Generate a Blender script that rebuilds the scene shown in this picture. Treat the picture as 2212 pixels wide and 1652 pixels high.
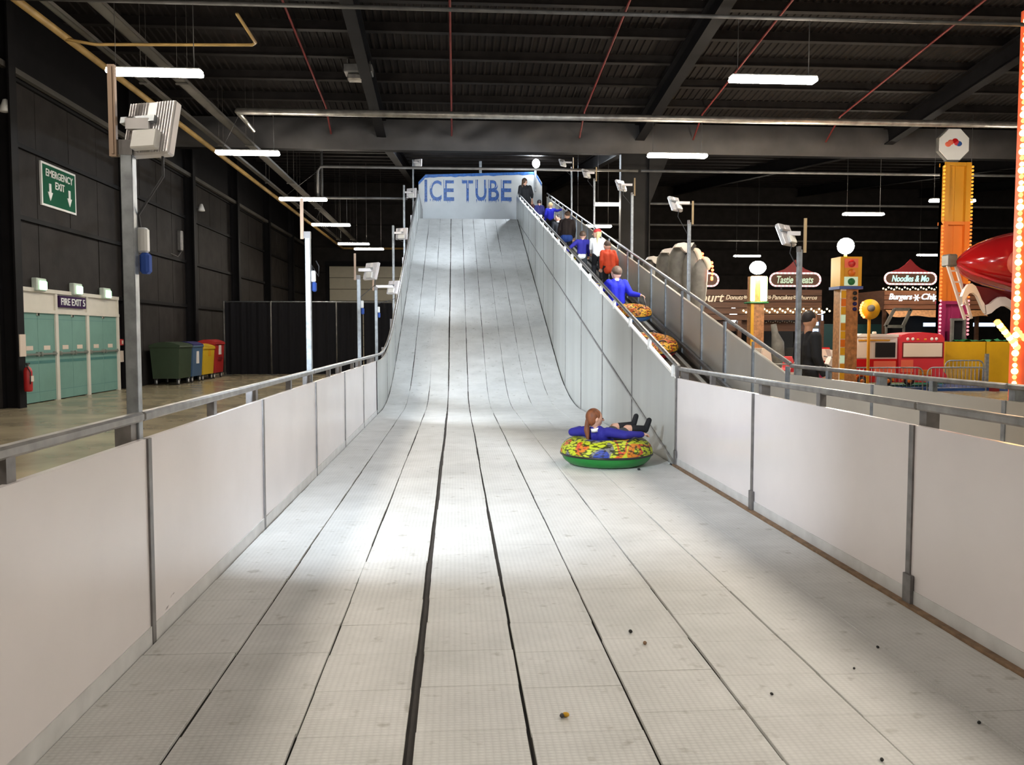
import bpy, bmesh, math, random
from mathutils import Vector, Matrix, noise
random.seed(7)
for o in list(bpy.data.objects): bpy.data.objects.remove(o, do_unlink=True)
SC = bpy.context.scene
COL = SC.collection
V = Vector
# ------------------------------------------------------------------ camera
CW, CH, F = 2212.0, 1652.0, 1790.0
YAW, PITCH, EYE = math.atan(121/1790.0), math.atan(104/1790.0), 1.5
RIGHT = V((math.cos(YAW), -math.sin(YAW), 0))
FWD = V((math.sin(YAW)*math.cos(PITCH), math.cos(YAW)*math.cos(PITCH), -math.sin(PITCH)))
UP = RIGHT.cross(FWD)
CAMP = V((0, 0, EYE))
cam = bpy.data.cameras.new('camera'); cam.sensor_width = 36; cam.lens = 36*F/CW; cam.clip_end = 300
camo = bpy.data.objects.new('camera', cam); COL.objects.link(camo)
camo.matrix_world = Matrix((( *[RIGHT[0], UP[0], -FWD[0]], CAMP[0]), (RIGHT[1], UP[1], -FWD[1], CAMP[1]),
                            (RIGHT[2], UP[2], -FWD[2], CAMP[2]), (0, 0, 0, 1)))
SC.camera = camo
def ray(px, py): return FWD*F + RIGHT*(px-CW/2) - UP*(py-CH/2)
def at_y(px, py, y): r = ray(px, py); return CAMP + r*(y/r.y)
def at_x(px, py, x): r = ray(px, py); return CAMP + r*(x/r.x)
def at_z(px, py, z): r = ray(px, py); return CAMP + r*((z-EYE)/r.z)
# ------------------------------------------------------------------ world and exposure
w = bpy.data.worlds.new('world'); SC.world = w; w.use_nodes = True
w.node_tree.nodes['Background'].inputs[0].default_value = (0.5, 0.5, 0.55, 1)
w.node_tree.nodes['Background'].inputs[1].default_value = 0.03
SC.view_settings.view_transform = 'Standard'; SC.view_settings.look = 'None'
SC.view_settings.gamma = 1; SC.view_settings.exposure = 0.55
SC.view_settings.use_curve_mapping = False
FIT_E = 105.0       # radiance of the ceiling battens
FLOOD_W = 68.0     # watts of each pole floodlight
# ------------------------------------------------------------------ materials
M = {}
def mat(name, col, rough=0.5, metal=0.0, var=0.0, vscale=3.0, bump=0.0, bscale=40.0, emis=None, estr=0.0, spec=0.5, stretch=None, coat=0.0, alpha=None):
    m = bpy.data.materials.new(name); m.use_nodes = True
    nt = m.node_tree; b = nt.nodes['Principled BSDF']
    c = (*col, 1)
    b.inputs['Base Color'].default_value = c
    b.inputs['Roughness'].default_value = rough; b.inputs['Metallic'].default_value = metal
    b.inputs['Specular IOR Level'].default_value = spec
    if coat: b.inputs['Coat Weight'].default_value = coat; b.inputs['Coat Roughness'].default_value = 0.08
    if var or bump:
        tc = nt.nodes.new('ShaderNodeNewGeometry')
        vec = tc.outputs['Position']
        if stretch:
            mp = nt.nodes.new('ShaderNodeMapping'); mp.inputs['Scale'].default_value = stretch
            nt.links.new(vec, mp.inputs[0]); vec = mp.outputs[0]
    if var:
        n = nt.nodes.new('ShaderNodeTexNoise'); n.inputs['Scale'].default_value = vscale; n.inputs['Detail'].default_value = 6
        nt.links.new(vec, n.inputs['Vector'])
        r = nt.nodes.new('ShaderNodeValToRGB')
        r.color_ramp.elements[0].position = 0.3; r.color_ramp.elements[1].position = 0.7
        r.color_ramp.elements[0].color = (*[max(0, x*(1-var)) for x in col], 1)
        r.color_ramp.elements[1].color = (*[min(1, x*(1+var*0.6)) for x in col], 1)
        nt.links.new(n.outputs['Fac'], r.inputs[0]); nt.links.new(r.outputs[0], b.inputs['Base Color'])
    if bump:
        n2 = nt.nodes.new('ShaderNodeTexNoise'); n2.inputs['Scale'].default_value = bscale; n2.inputs['Detail'].default_value = 4
        nt.links.new(vec, n2.inputs['Vector'])
        bp = nt.nodes.new('ShaderNodeBump'); bp.inputs['Strength'].default_value = bump; bp.inputs['Distance'].default_value = 0.02
        nt.links.new(n2.outputs['Fac'], bp.inputs['Height']); nt.links.new(bp.outputs[0], b.inputs['Normal'])
    if emis:
        b.inputs['Emission Color'].default_value = (*emis, 1); b.inputs['Emission Strength'].default_value = estr
    M[name] = m
    return m
mat('concrete', (0.33, 0.28, 0.19), 0.25, var=0.35, vscale=0.9, bump=0.08, bscale=3, spec=0.5)
mat('dark_cladding', (0.026, 0.0225, 0.0212), 0.7, spec=0.12, var=0.3, vscale=2, bump=0.1, bscale=20)
mat('dark_steel', (0.0075, 0.007, 0.008), 0.65, spec=0.12, var=0.3, vscale=2)
mat('roof_deck', (0.017, 0.0142, 0.0132), 0.75, spec=0.1, var=0.3, vscale=1.5)
mat('purlin_steel', (0.0165, 0.014, 0.0132), 0.65, spec=0.12, var=0.3, vscale=3)
mat('gutter_cloth', (0.062, 0.058, 0.058), 0.7, var=0.3, vscale=1.2, bump=0.3, bscale=2)
mat('galvanised', (0.36, 0.39, 0.42), 0.42, 0.65, var=0.28, vscale=14, bump=0.05, bscale=30)
mat('rail_steel', (0.30, 0.29, 0.28), 0.38, 0.6, var=0.3, vscale=10)
mat('post_steel', (0.22, 0.21, 0.21), 0.45, 0.5, var=0.3, vscale=10)
mat('panel_white', (0.80, 0.755, 0.76), 0.22, var=0.06, vscale=1.3, bump=0.03, bscale=2.0, spec=0.45)
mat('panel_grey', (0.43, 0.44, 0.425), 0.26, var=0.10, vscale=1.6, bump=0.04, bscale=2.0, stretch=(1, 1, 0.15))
mat('panel_beige', (0.55, 0.51, 0.44), 0.4, var=0.08, vscale=1.5)
mat('kick_grey', (0.62, 0.62, 0.62), 0.35, var=0.15, vscale=6)
mat('kick_wood', (0.27, 0.17, 0.10), 0.7, var=0.4, vscale=15)
mat('under_board', (0.028, 0.022, 0.018), 0.8, var=0.3, vscale=8)
mat('ramp_belt', (0.075, 0.058, 0.042), 0.8, var=0.3, vscale=8, bump=0.3, bscale=60)
mat('ramp_strip', (0.55, 0.50, 0.42), 0.5)
mat('blue_strip', (0.015, 0.025, 0.28), 0.5)
mat('plastic_white', (0.82, 0.82, 0.80), 0.35)
mat('board_white', (0.46, 0.48, 0.49), 0.45, var=0.06, vscale=2)
mat('paint_blue', (0.03, 0.10, 0.33), 0.5, var=0.5, vscale=14)
mat('paint_blue_border', (0.012, 0.10, 0.36), 0.5, var=0.45, vscale=9)
mat('alu_white', (0.78, 0.76, 0.78), 0.35, 0.2, var=0.08, vscale=8)
mat('alu_brown', (0.38, 0.27, 0.2), 0.4, 0.5)
mat('wood_pale', (0.5, 0.36, 0.2), 0.6)
mat('timber', (0.16, 0.10, 0.055), 0.7, var=0.3, vscale=8)
mat('cable', (0.05, 0.05, 0.055), 0.6)
mat('tan_pipe', (0.33, 0.21, 0.07), 0.5, var=0.3, vscale=2)
mat('silver_duct', (0.42, 0.40, 0.37), 0.35, 0.7, var=0.35, vscale=5, bump=0.3, bscale=18)
mat('grey_pipe', (0.16, 0.155, 0.15), 0.45, 0.4, var=0.3, vscale=4)
mat('red_pipe', (0.17, 0.022, 0.02), 0.5, var=0.3, vscale=2)
mat('tray', (0.13, 0.12, 0.105), 0.45, 0.4, var=0.4, vscale=0.8)
mat('batten_lens', (0.9, 0.9, 0.9), 0.5, emis=(1.0, 0.90, 0.76), estr=FIT_E)
mat('flood_lens', (0.9, 0.9, 0.9), 0.5, emis=(0.85, 0.93, 1.0), estr=14)
mat('flood_lens_hot', (0.9, 0.9, 0.9), 0.5, emis=(0.9, 0.95, 1.0), estr=60)
mat('flood_off', (0.75, 0.73, 0.7), 0.2)
mat('door_teal', (0.17, 0.32, 0.275), 0.6, spec=0.2, var=0.06, vscale=3)
mat('door_teal_dark', (0.06, 0.19, 0.18), 0.5)
mat('door_white', (0.66, 0.62, 0.54), 0.5, var=0.06, vscale=3)
mat('bar_steel', (0.4, 0.42, 0.38), 0.35, 0.6)
mat('sign_purple', (0.04, 0.015, 0.065), 0.7, spec=0.1)
mat('sign_white', (0.8, 0.8, 0.78), 0.5)
mat('sign_green', (0.003, 0.10, 0.05), 0.7, spec=0.1)
mat('exit_glow', (0.3, 0.6, 0.4), 0.5, emis=(0.45, 1.0, 0.5), estr=2.6)
mat('exit_box', (0.55, 0.62, 0.55), 0.5)
mat('red_paint', (0.42, 0.02, 0.02), 0.35)
mat('bin_green', (0.03, 0.05, 0.025), 0.5, var=0.15); mat('bin_blue', (0.055, 0.11, 0.2), 0.5)
mat('bin_yellow', (0.62, 0.40, 0.02), 0.45); mat('bin_red', (0.38, 0.02, 0.02), 0.45)
mat('rubber', (0.02, 0.02, 0.02), 0.7); mat('wheel_grey', (0.6, 0.6, 0.6), 0.5)
mat('curtain_black', (0.004, 0.004, 0.007), 0.95)
mat('shutter', (0.55, 0.5, 0.38), 0.5, var=0.06)
# people
mat('skin', (0.62, 0.36, 0.26), 0.55); mat('skin_tan', (0.55, 0.27, 0.16), 0.55)
mat('hair_ginger', (0.20, 0.062, 0.02), 0.6, var=0.5, vscale=30, stretch=(1, 1, 0.3))
mat('hair_brown', (0.075, 0.04, 0.022), 0.6, var=0.4, vscale=30); mat('hair_dark', (0.02, 0.013, 0.012), 0.6)
mat('hair_blond', (0.68, 0.5, 0.25), 0.6, var=0.4, vscale=30, stretch=(1, 1, 0.3)); mat('hair_short', (0.11, 0.062, 0.036), 0.7, var=0.3, vscale=40)
mat('knit_royal', (0.012, 0.016, 0.52), 0.8, bump=0.2, bscale=60); mat('knit_navy', (0.016, 0.014, 0.24), 0.8, bump=0.2, bscale=60)
mat('knit_dark', (0.012, 0.011, 0.10), 0.8); mat('cloth_black', (0.008, 0.008, 0.011), 0.8, bump=0.2, bscale=30)
mat('cloth_brownblack', (0.022, 0.014, 0.014), 0.8, var=0.3, vscale=5); mat('cloth_orange', (0.72, 0.065, 0.014), 0.7, bump=0.3, bscale=20)
mat('cloth_white', (0.86, 0.86, 0.84), 0.7); mat('cloth_maroon', (0.10, 0.022, 0.03), 0.8); mat('cloth_grey', (0.04, 0.045, 0.048), 0.8)
mat('cloth_blue', (0.03, 0.09, 0.4), 0.8); mat('cloth_red', (0.45, 0.03, 0.03), 0.8); mat('eye_dark', (0.02, 0.012, 0.01), 0.3); mat('lip', (0.42, 0.14, 0.12), 0.5)
# fair
mat('fair_red', (0.55, 0.012, 0.015), 0.15, coat=0.6); mat('fair_dkred', (0.16, 0.01, 0.012), 0.4)
mat('fair_salmon', (0.8, 0.16, 0.09), 0.4); mat('fair_cream', (0.72, 0.60, 0.50), 0.4); mat('fair_white', (0.8, 0.74, 0.7), 0.35)
mat('fair_yellow', (0.66, 0.36, 0.01), 0.45, var=0.12, vscale=2); mat('fair_orange', (0.68, 0.17, 0.012), 0.45)
mat('fair_amber', (0.62, 0.28, 0.012), 0.45); mat('fair_magenta', (0.33, 0.02, 0.10), 0.45); mat('fair_green', (0.01, 0.16, 0.045), 0.6)
mat('fair_blue', (0.03, 0.10, 0.35), 0.4); mat('fair_pink', (0.62, 0.035, 0.05), 0.4); mat('fair_tan', (0.42, 0.20, 0.08), 0.5, var=0.4, vscale=12)
mat('fair_black', (0.012, 0.012, 0.014), 0.35); mat('stall_brown', (0.085, 0.035, 0.018), 0.6, var=0.3, vscale=4, stretch=(0.3, 1, 3))
mat('stall_dark', (0.012, 0.012, 0.012), 0.7); mat('stall_teal', (0.012, 0.05, 0.05), 0.6); mat('fair_grey', (0.15, 0.145, 0.135), 0.6, var=0.3, vscale=5)
mat('lettering_cream', (0.72, 0.64, 0.52), 0.5); mat('lettering_lit', (0.8, 0.85, 0.9), 0.5, emis=(0.8, 0.95, 1.0), estr=1.6)
mat('neon_teal', (0.4, 0.7, 0.65), 0.5, emis=(0.45, 0.85, 0.8), estr=0.55); mat('neon_green', (0.4, 0.5, 0.4), 0.5, emis=(0.5, 0.7, 0.5), estr=0.35)
mat('neon_pink', (0.7, 0.3, 0.35), 0.5, emis=(1.0, 0.5, 0.55), estr=0.6)
mat('bulb_yellow', (1, 0.8, 0.3), 0.4, emis=(1.0, 0.62, 0.12), estr=14); mat('bulb_red', (1, 0.2, 0.1), 0.4, emis=(1.0, 0.10, 0.03), estr=7)
mat('bulb_amber', (1, 0.5, 0.1), 0.4, emis=(1.0, 0.36, 0.04), estr=6)
mat('globe_hot', (1, 1, 1), 0.4, emis=(1.0, 0.9, 0.72), estr=260); mat('tube_lime', (0.9, 1, 0.5), 0.4, emis=(0.72, 1.0, 0.25), estr=3.2)
mat('fairy_warm', (1, 0.9, 0.6), 0.4, emis=(1.0, 0.75, 0.35), estr=5); mat('screen_blue', (0.3, 0.5, 0.8), 0.4, emis=(0.5, 0.7, 1.0), estr=1.6)
mat('bulb_dim_amber', (0.7, 0.35, 0.03), 0.4, emis=(1, .45, .05), estr=.5); mat('bulb_dim_orange', (0.75, 0.2, 0.03), 0.4, emis=(1, .25, .04), estr=.5); mat('bulb_dim_pink', (0.8, 0.3, 0.35), 0.4, emis=(1, .4, .45), estr=.6)
mat('glow_white', (1, 1, 1), 0.4, emis=(0.9, 0.97, 1.0), estr=4)

def tile_material():
    m = bpy.data.materials.new('slope_tile'); m.use_nodes = True; nt = m.node_tree; b = nt.nodes['Principled BSDF']
    g = nt.nodes.new('ShaderNodeNewGeometry'); L = nt.links.new
    mp = nt.nodes.new('ShaderNodeMapping'); mp.inputs['Location'].default_value = (1.483, 0, 0); mp.inputs['Scale'].default_value = (1/0.4422, 1/0.8, 0)
    L(g.outputs['Position'], mp.inputs[0])
    fl = nt.nodes.new('ShaderNodeVectorMath'); fl.operation = 'FLOOR'; L(mp.outputs[0], fl.inputs[0])
    wn = nt.nodes.new('ShaderNodeTexWhiteNoise'); L(fl.outputs[0], wn.inputs['Vector'])
    nz = nt.nodes.new('ShaderNodeTexNoise'); nz.inputs['Scale'].default_value = 2.2; nz.inputs['Detail'].default_value = 8; nz.inputs['Roughness'].default_value = 0.65; L(g.outputs['Position'], nz.inputs['Vector'])
    ad = nt.nodes.new('ShaderNodeMath'); ad.operation = 'MULTIPLY_ADD'; L(wn.outputs['Value'], ad.inputs[0]); ad.inputs[1].default_value = 0.13; L(nz.outputs['Fac'], ad.inputs[2])
    r = nt.nodes.new('ShaderNodeValToRGB'); r.color_ramp.elements[0].position = 0.35; r.color_ramp.elements[1].position = 0.85
    r.color_ramp.elements[0].color = (0.60, 0.60, 0.58, 1); r.color_ramp.elements[1].color = (0.80, 0.80, 0.785, 1)
    L(ad.outputs[0], r.inputs[0])
    # small dark smudges
    s2 = nt.nodes.new('ShaderNodeTexNoise'); s2.inputs['Scale'].default_value = 9; s2.inputs['Detail'].default_value = 5; L(g.outputs['Position'], s2.inputs['Vector'])
    r2 = nt.nodes.new('ShaderNodeValToRGB'); r2.color_ramp.elements[0].position = 0.27; r2.color_ramp.elements[0].color = (0.7, 0.69, 0.66, 1); r2.color_ramp.elements[1].position = 0.38; r2.color_ramp.elements[1].color = (1, 1, 1, 1)
    L(s2.outputs['Fac'], r2.inputs[0])
    # moulded pimples, with the shade between them painted into the colour
    mp2 = nt.nodes.new('ShaderNodeMapping'); mp2.inputs['Scale'].default_value = (36, 50, 0); L(g.outputs['Position'], mp2.inputs[0])
    vo = nt.nodes.new('ShaderNodeTexVoronoi'); vo.voronoi_dimensions = '2D'; vo.inputs['Scale'].default_value = 1; vo.inputs['Randomness'].default_value = 0.12; L(mp2.outputs[0], vo.inputs['Vector'])
    r3 = nt.nodes.new('ShaderNodeValToRGB'); r3.color_ramp.elements[0].position = 0.15; r3.color_ramp.elements[0].color = (1, 1, 1, 1); r3.color_ramp.elements[1].position = 0.62; r3.color_ramp.elements[1].color = (0.87, 0.87, 0.87, 1)
    L(vo.outputs['Distance'], r3.inputs[0])
    mx = nt.nodes.new('ShaderNodeMix'); mx.data_type = 'RGBA'; mx.blend_type = 'MULTIPLY'; mx.inputs['Factor'].default_value = 1; L(r.outputs[0], mx.inputs['A']); L(r2.outputs[0], mx.inputs['B'])
    mx2 = nt.nodes.new('ShaderNodeMix'); mx2.data_type = 'RGBA'; mx2.blend_type = 'MULTIPLY'; mx2.inputs['Factor'].default_value = 1; L(mx.outputs['Result'], mx2.inputs['A']); L(r3.outputs[0], mx2.inputs['B'])
    L(mx2.outputs['Result'], b.inputs['Base Color'])
    bp = nt.nodes.new('ShaderNodeBump'); bp.inputs['Strength'].default_value = 0.35; bp.inputs['Distance'].default_value = 0.006; bp.invert = True
    L(vo.outputs['Distance'], bp.inputs['Height']); L(bp.outputs[0], b.inputs['Normal'])
    b.inputs['Roughness'].default_value = 0.5
    M['tile'] = m
tile_material()
def add_scuffs(m):
    nt = m.node_tree; b = nt.nodes['Principled BSDF']; L = nt.links.new; src = b.inputs['Base Color'].links[0].from_socket
    g = nt.nodes.new('ShaderNodeNewGeometry'); mp = nt.nodes.new('ShaderNodeMapping'); mp.inputs['Scale'].default_value = (1, 2.2, 9); mp.inputs['Rotation'].default_value = (.35, 0, 0); L(g.outputs['Position'], mp.inputs[0])
    n = nt.nodes.new('ShaderNodeTexNoise'); n.inputs['Scale'].default_value = 1.6; n.inputs['Detail'].default_value = 3; L(mp.outputs[0], n.inputs['Vector'])
    r = nt.nodes.new('ShaderNodeValToRGB'); r.color_ramp.elements[0].position = .20; r.color_ramp.elements[0].color = (.35, .34, .34, 1); r.color_ramp.elements[1].position = .235; r.color_ramp.elements[1].color = (1, 1, 1, 1); L(n.outputs['Fac'], r.inputs[0])
    mx = nt.nodes.new('ShaderNodeMix'); mx.data_type = 'RGBA'; mx.blend_type = 'MULTIPLY'; mx.inputs['Factor'].default_value = 1; L(src, mx.inputs['A']); L(r.outputs[0], mx.inputs['B']); L(mx.outputs['Result'], b.inputs['Base Color'])
add_scuffs(M['panel_white'])

def tube_cover_material(name, stops, scale=7.0):
    m = bpy.data.materials.new(name); m.use_nodes = True; nt = m.node_tree; b = nt.nodes['Principled BSDF']; L = nt.links.new
    tc = nt.nodes.new('ShaderNodeTexCoord')
    mp = nt.nodes.new('ShaderNodeMapping'); mp.inputs['Rotation'].default_value = (0.3, 0.5, 0.6); mp.inputs['Scale'].default_value = (1, 1, 2.4); L(tc.outputs['Object'], mp.inputs[0])
    n = nt.nodes.new('ShaderNodeTexNoise'); n.inputs['Scale'].default_value = 3.3; n.inputs['Detail'].default_value = 1.0; n.inputs['Distortion'].default_value = 0.6; L(tc.outputs['Object'], n.inputs['Vector'])
    r = nt.nodes.new('ShaderNodeValToRGB'); r.color_ramp.interpolation = 'CONSTANT'
    el = r.color_ramp.elements
    while len(el) < len(stops): el.new(0.5)
    for e, (p, c) in zip(el, stops): e.position = p; e.color = (*c, 1)
    L(n.outputs['Fac'], r.inputs[0])
    wv = nt.nodes.new('ShaderNodeTexVoronoi'); wv.inputs['Scale'].default_value = scale*3; L(mp.outputs[0], wv.inputs['Vector'])
    r2 = nt.nodes.new('ShaderNodeValToRGB'); r2.color_ramp.elements[0].position = 0.5; r2.color_ramp.elements[0].color = (1, 1, 1, 1); r2.color_ramp.elements[1].position = 0.72; r2.color_ramp.elements[1].color = (0.09, 0.09, 0.05, 1)
    L(wv.outputs['Distance'], r2.inputs[0])
    mx = nt.nodes.new('ShaderNodeMix'); mx.data_type = 'RGBA'; mx.blend_type = 'MULTIPLY'; mx.inputs['Factor'].default_value = 1; L(r.outputs[0], mx.inputs['A']); L(r2.outputs[0], mx.inputs['B'])
    L(mx.outputs['Result'], b.inputs['Base Color']); b.inputs['Roughness'].default_value = 0.55
    M[name] = m
LIME = (0.5, 0.58, 0.02); ORNG = (0.62, 0.2, 0.01); RED = (0.6, 0.06, 0.03); BLU = (0.015, 0.04, 0.3); GRY = (0.2, 0.2, 0.17)
tube_cover_material('cover_lime', [(0, BLU), (0.36, GRY), (0.42, LIME), (0.56, ORNG), (0.60, RED), (0.64, LIME)])
tube_cover_material('cover_flame', [(0, (0.75, 0.32, 0.02)), (0.42, (0.6, 0.10, 0.03)), (0.5, (0.8, 0.42, 0.03)), (0.6, (0.5, 0.08, 0.02)), (0.66, (0.8, 0.4, 0.02)), (0.9, ORNG)])
for nm, c in (('base_green', (0.01, 0.20, 0.03)), ('base_blue', (0.02, 0.16, 0.5)), ('base_red', (0.4, 0.01, 0.015)), ('base_yellow', (0.45, 0.42, 0.02))): mat(nm, c, 0.4)

# ------------------------------------------------------------------ object helpers
ORG = {}
def reg(o, parent, org):
    COL.objects.link(o)
    if parent is not None: o.parent = parent
    ORG[o.name] = org
    return o
def tag(o, label, cat, group=None):
    o['label'] = label; o['category'] = cat
    if group: o['group'] = group
    return o
def thing(name, label, cat, loc=(0, 0, 0), group=None, rotz=0.0, local=False):
    o = bpy.data.objects.new(name, None); o.empty_display_size = 0.1
    o.location = loc; o.rotation_euler = (0, 0, rotz)
    reg(o, None, V((0, 0, 0)) if local else V(loc)); tag(o, label, cat, group)
    return o
def struct(o): o['kind'] = 'structure'; return o
class MB:
    def __init__(s): s.v = []; s.f = []; s.sm = []
    def add(s, vs, fs, smooth=False):
        n = len(s.v); s.v += [V(p) for p in vs]; s.f += [[i+n for i in f] for f in fs]; s.sm += [smooth]*len(fs); return s
    def box(s, c, size, rot=None, bevel=0.0, seg=1, smooth=False):
        bm = bmesh.new(); bmesh.ops.create_cube(bm, size=1)
        for v in bm.verts: v.co = V((v.co.x*size[0], v.co.y*size[1], v.co.z*size[2]))
        if bevel: bmesh.ops.bevel(bm, geom=list(bm.edges), offset=bevel, segments=seg, affect='EDGES', profile=0.5)
        c = V(c); bm.verts.index_update()
        s.add([(rot @ v.co if rot else v.co)+c for v in bm.verts], [[v.index for v in f.verts] for f in bm.faces], smooth)
        bm.free(); return s
    def b2(s, lo, hi, bevel=0.0, seg=1, smooth=False):
        lo, hi = V(lo), V(hi); return s.box((lo+hi)/2, hi-lo, None, bevel, seg, smooth)
    def bar(s, p, q, wd, ht, upv=(0, 0, 1), bevel=0.0):
        p, q = V(p), V(q); d = (q-p); ln = d.length; d.normalize(); u = V(upv)
        sd = d.cross(u)
        if sd.length < 1e-4: sd = d.cross(V((1, 0, 0)))
        sd.normalize(); u = sd.cross(d)
        rot = Matrix((sd, d, u)).transposed()
        return s.box((p+q)/2, (wd, ln, ht), rot, bevel)
    def tube(s, pts, r, n=8, cap=True, smooth=True):
        pts = [V(p) for p in pts]; rs = r if isinstance(r, (list, tuple)) else [r]*len(pts)
        vs = []; prev = None
        for i, p in enumerate(pts):
            d = (pts[min(i+1, len(pts)-1)]-pts[max(i-1, 0)]).normalized()
            a = d.cross(V((0, 0, 1)) if abs(d.z) < 0.95 else V((1, 0, 0))) if prev is None else prev-d*prev.dot(d)
            a.normalize(); prev = a; b = d.cross(a)
            for k in range(n):
                t = 2*math.pi*k/n; vs.append(p+(a*math.cos(t)+b*math.sin(t))*rs[i])
        fs = []
        for i in range(len(pts)-1):
            for k in range(n): fs.append([i*n+k, i*n+(k+1) % n, (i+1)*n+(k+1) % n, (i+1)*n+k])
        if cap: fs += [list(range(n))[::-1], [(len(pts)-1)*n+k for k in range(n)]]
        return s.add(vs, fs, smooth)
    def lathe(s, prof, n=24, c=(0, 0, 0), rot=None, smooth=True, closed=False):
        vs = []
        for (r, z) in prof:
            for k in range(n):
                t = 2*math.pi*k/n; p = V((r*math.cos(t), r*math.sin(t), z)); vs.append((rot @ p if rot else p)+V(c))
        fs = []; m = len(prof)
        for i in range(m if closed else m-1):
            j = (i+1) % m
            for k in range(n): fs.append([i*n+k, i*n+(k+1) % n, j*n+(k+1) % n, j*n+k])
        return s.add(vs, fs, smooth)
    def prism(s, poly, fn, t0, t1):
        n = len(poly); vs = [fn(a, b, t0) for a, b in poly]+[fn(a, b, t1) for a, b in poly]
        fs = [list(range(n))[::-1], [n+i for i in range(n)]]+[[i, (i+1) % n, n+(i+1) % n, n+i] for i in range(n)]
        return s.add(vs, fs)
    def ell(s, c, rad, rot=None, n=16, m=10):
        vs = []; c = V(c)
        for i in range(1, m):
            a = math.pi*i/m
            for k in range(n):
                t = 2*math.pi*k/n; p = V((rad[0]*math.sin(a)*math.cos(t), rad[1]*math.sin(a)*math.sin(t), rad[2]*math.cos(a))); vs.append((rot @ p if rot else p)+c)
        tp = V((0, 0, rad[2])); top = len(vs); vs.append((rot @ tp if rot else tp)+c); vs.append((rot @ -tp if rot else -tp)+c)
        fs = []
        for i in range(m-2):
            for k in range(n): fs.append([i*n+k, (i+1)*n+k, (i+1)*n+(k+1) % n, i*n+(k+1) % n])
        for k in range(n):
            fs.append([top, k, (k+1) % n]); fs.append([top+1, (m-2)*n+(k+1) % n, (m-2)*n+k])
        return s.add(vs, fs, True)
    def capsule(s, p, q, r0, r1, n=12):
        p, q = V(p), V(q); d = (q-p)
        if d.length < 1e-5: return s.ell(p, (r0, r0, r0))
        L = d.length; d.normalize(); pts = []; rs = []
        for i in range(5):
            a = math.pi/2*i/4.0; pts.append(p-d*r0*math.cos(a)*0.999); rs.append(max(r0*math.sin(a), 0.0005))
        for i in range(5):
            a = math.pi/2*i/4.0; pts.append(q+d*r1*math.sin(a)*0.999); rs.append(max(r1*math.cos(a), 0.0005))
        return s.tube(pts, rs, n)
    def mesh(s, name, material, org=None):
        me = bpy.data.meshes.new(name); org = org or V((0, 0, 0))
        me.from_pydata([p-org for p in s.v], [], s.f); me.materials.append(material if not isinstance(material, str) else M[material])
        me.polygons.foreach_set('use_smooth', s.sm); me.update(); return me
    def build(s, name, material, parent=None, org=None):
        o = org if org is not None else (ORG[parent.name] if parent is not None else V((0, 0, 0)))
        ob = bpy.data.objects.new(name, s.mesh(name, material, o)); return reg(ob, parent, o)
    def single(s, name, material, label, cat, group=None, org=None):
        """a thing that is one mesh, its origin at its base"""
        if org is None:
            xs = [p.x for p in s.v]; ys = [p.y for p in s.v]; zs = [p.z for p in s.v]
            org = V(((min(xs)+max(xs))/2, (min(ys)+max(ys))/2, min(zs)))
        ob = bpy.data.objects.new(name, s.mesh(name, material, org)); ob.location = org; reg(ob, None, org); return tag(ob, label, cat, group)
def inst(me, name, parent, loc, rot=None, scale=None):
    o = bpy.data.objects.new(name, me); o.location = V(loc)-ORG[parent.name]
    if rot: o.rotation_euler = rot
    if scale: o.scale = scale
    return reg(o, parent, ORG[parent.name])
def copy_tree(o, parent=None):
    c = o.copy(); COL.objects.link(c); c.parent = parent; ORG[c.name] = ORG[o.name].copy()
    for ch in list(o.children): copy_tree(ch, c)
    return c
DG = None
def text_mesh(body, material, width, height, shear=0.0, extrude=0.01, offset=0.0, name='lettering'):
    cu = bpy.data.curves.new('t', 'FONT'); cu.body = body; cu.shear = shear; cu.extrude = extrude; cu.offset = offset; cu.resolution_u = 4
    ob = bpy.data.objects.new('t', cu); COL.objects.link(ob)
    dg = bpy.context.evaluated_depsgraph_get(); me = bpy.data.meshes.new_from_object(ob.evaluated_get(dg))
    bpy.data.objects.remove(ob, do_unlink=True); bpy.data.curves.remove(cu)
    xs = [v.co.x for v in me.vertices]; ys = [v.co.y for v in me.vertices]
    cx, cy = (min(xs)+max(xs))/2, (min(ys)+max(ys))/2; sx = width/(max(xs)-min(xs)); sy = height/(max(ys)-min(ys))
    for v in me.vertices: v.co = V(((v.co.x-cx)*sx, (v.co.y-cy)*sy, v.co.z))
    me.materials.clear(); me.materials.append(M[material]); me.name = name
    return me
FACE_CAM = Matrix(((1, 0, 0), (0, 0, -1), (0, 1, 0)))   # text x->+X, y->+Z, normal -Y
FACE_PX = Matrix(((0, 0, 1), (1, 0, 0), (0, 1, 0)))     # text x->+Y, y->+Z, normal +X
def put_text(body, material, parent, c, width, height, face, shear=0.0, offset=0.0, name='lettering', extrude=0.01):
    me = text_mesh(body, material, width, height, shear, extrude, offset, name)
    me.transform(face.to_4x4()); o = bpy.data.objects.new(name, me); o.location = V(c)-ORG[parent.name]
    return reg(o, parent, ORG[parent.name])
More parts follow.
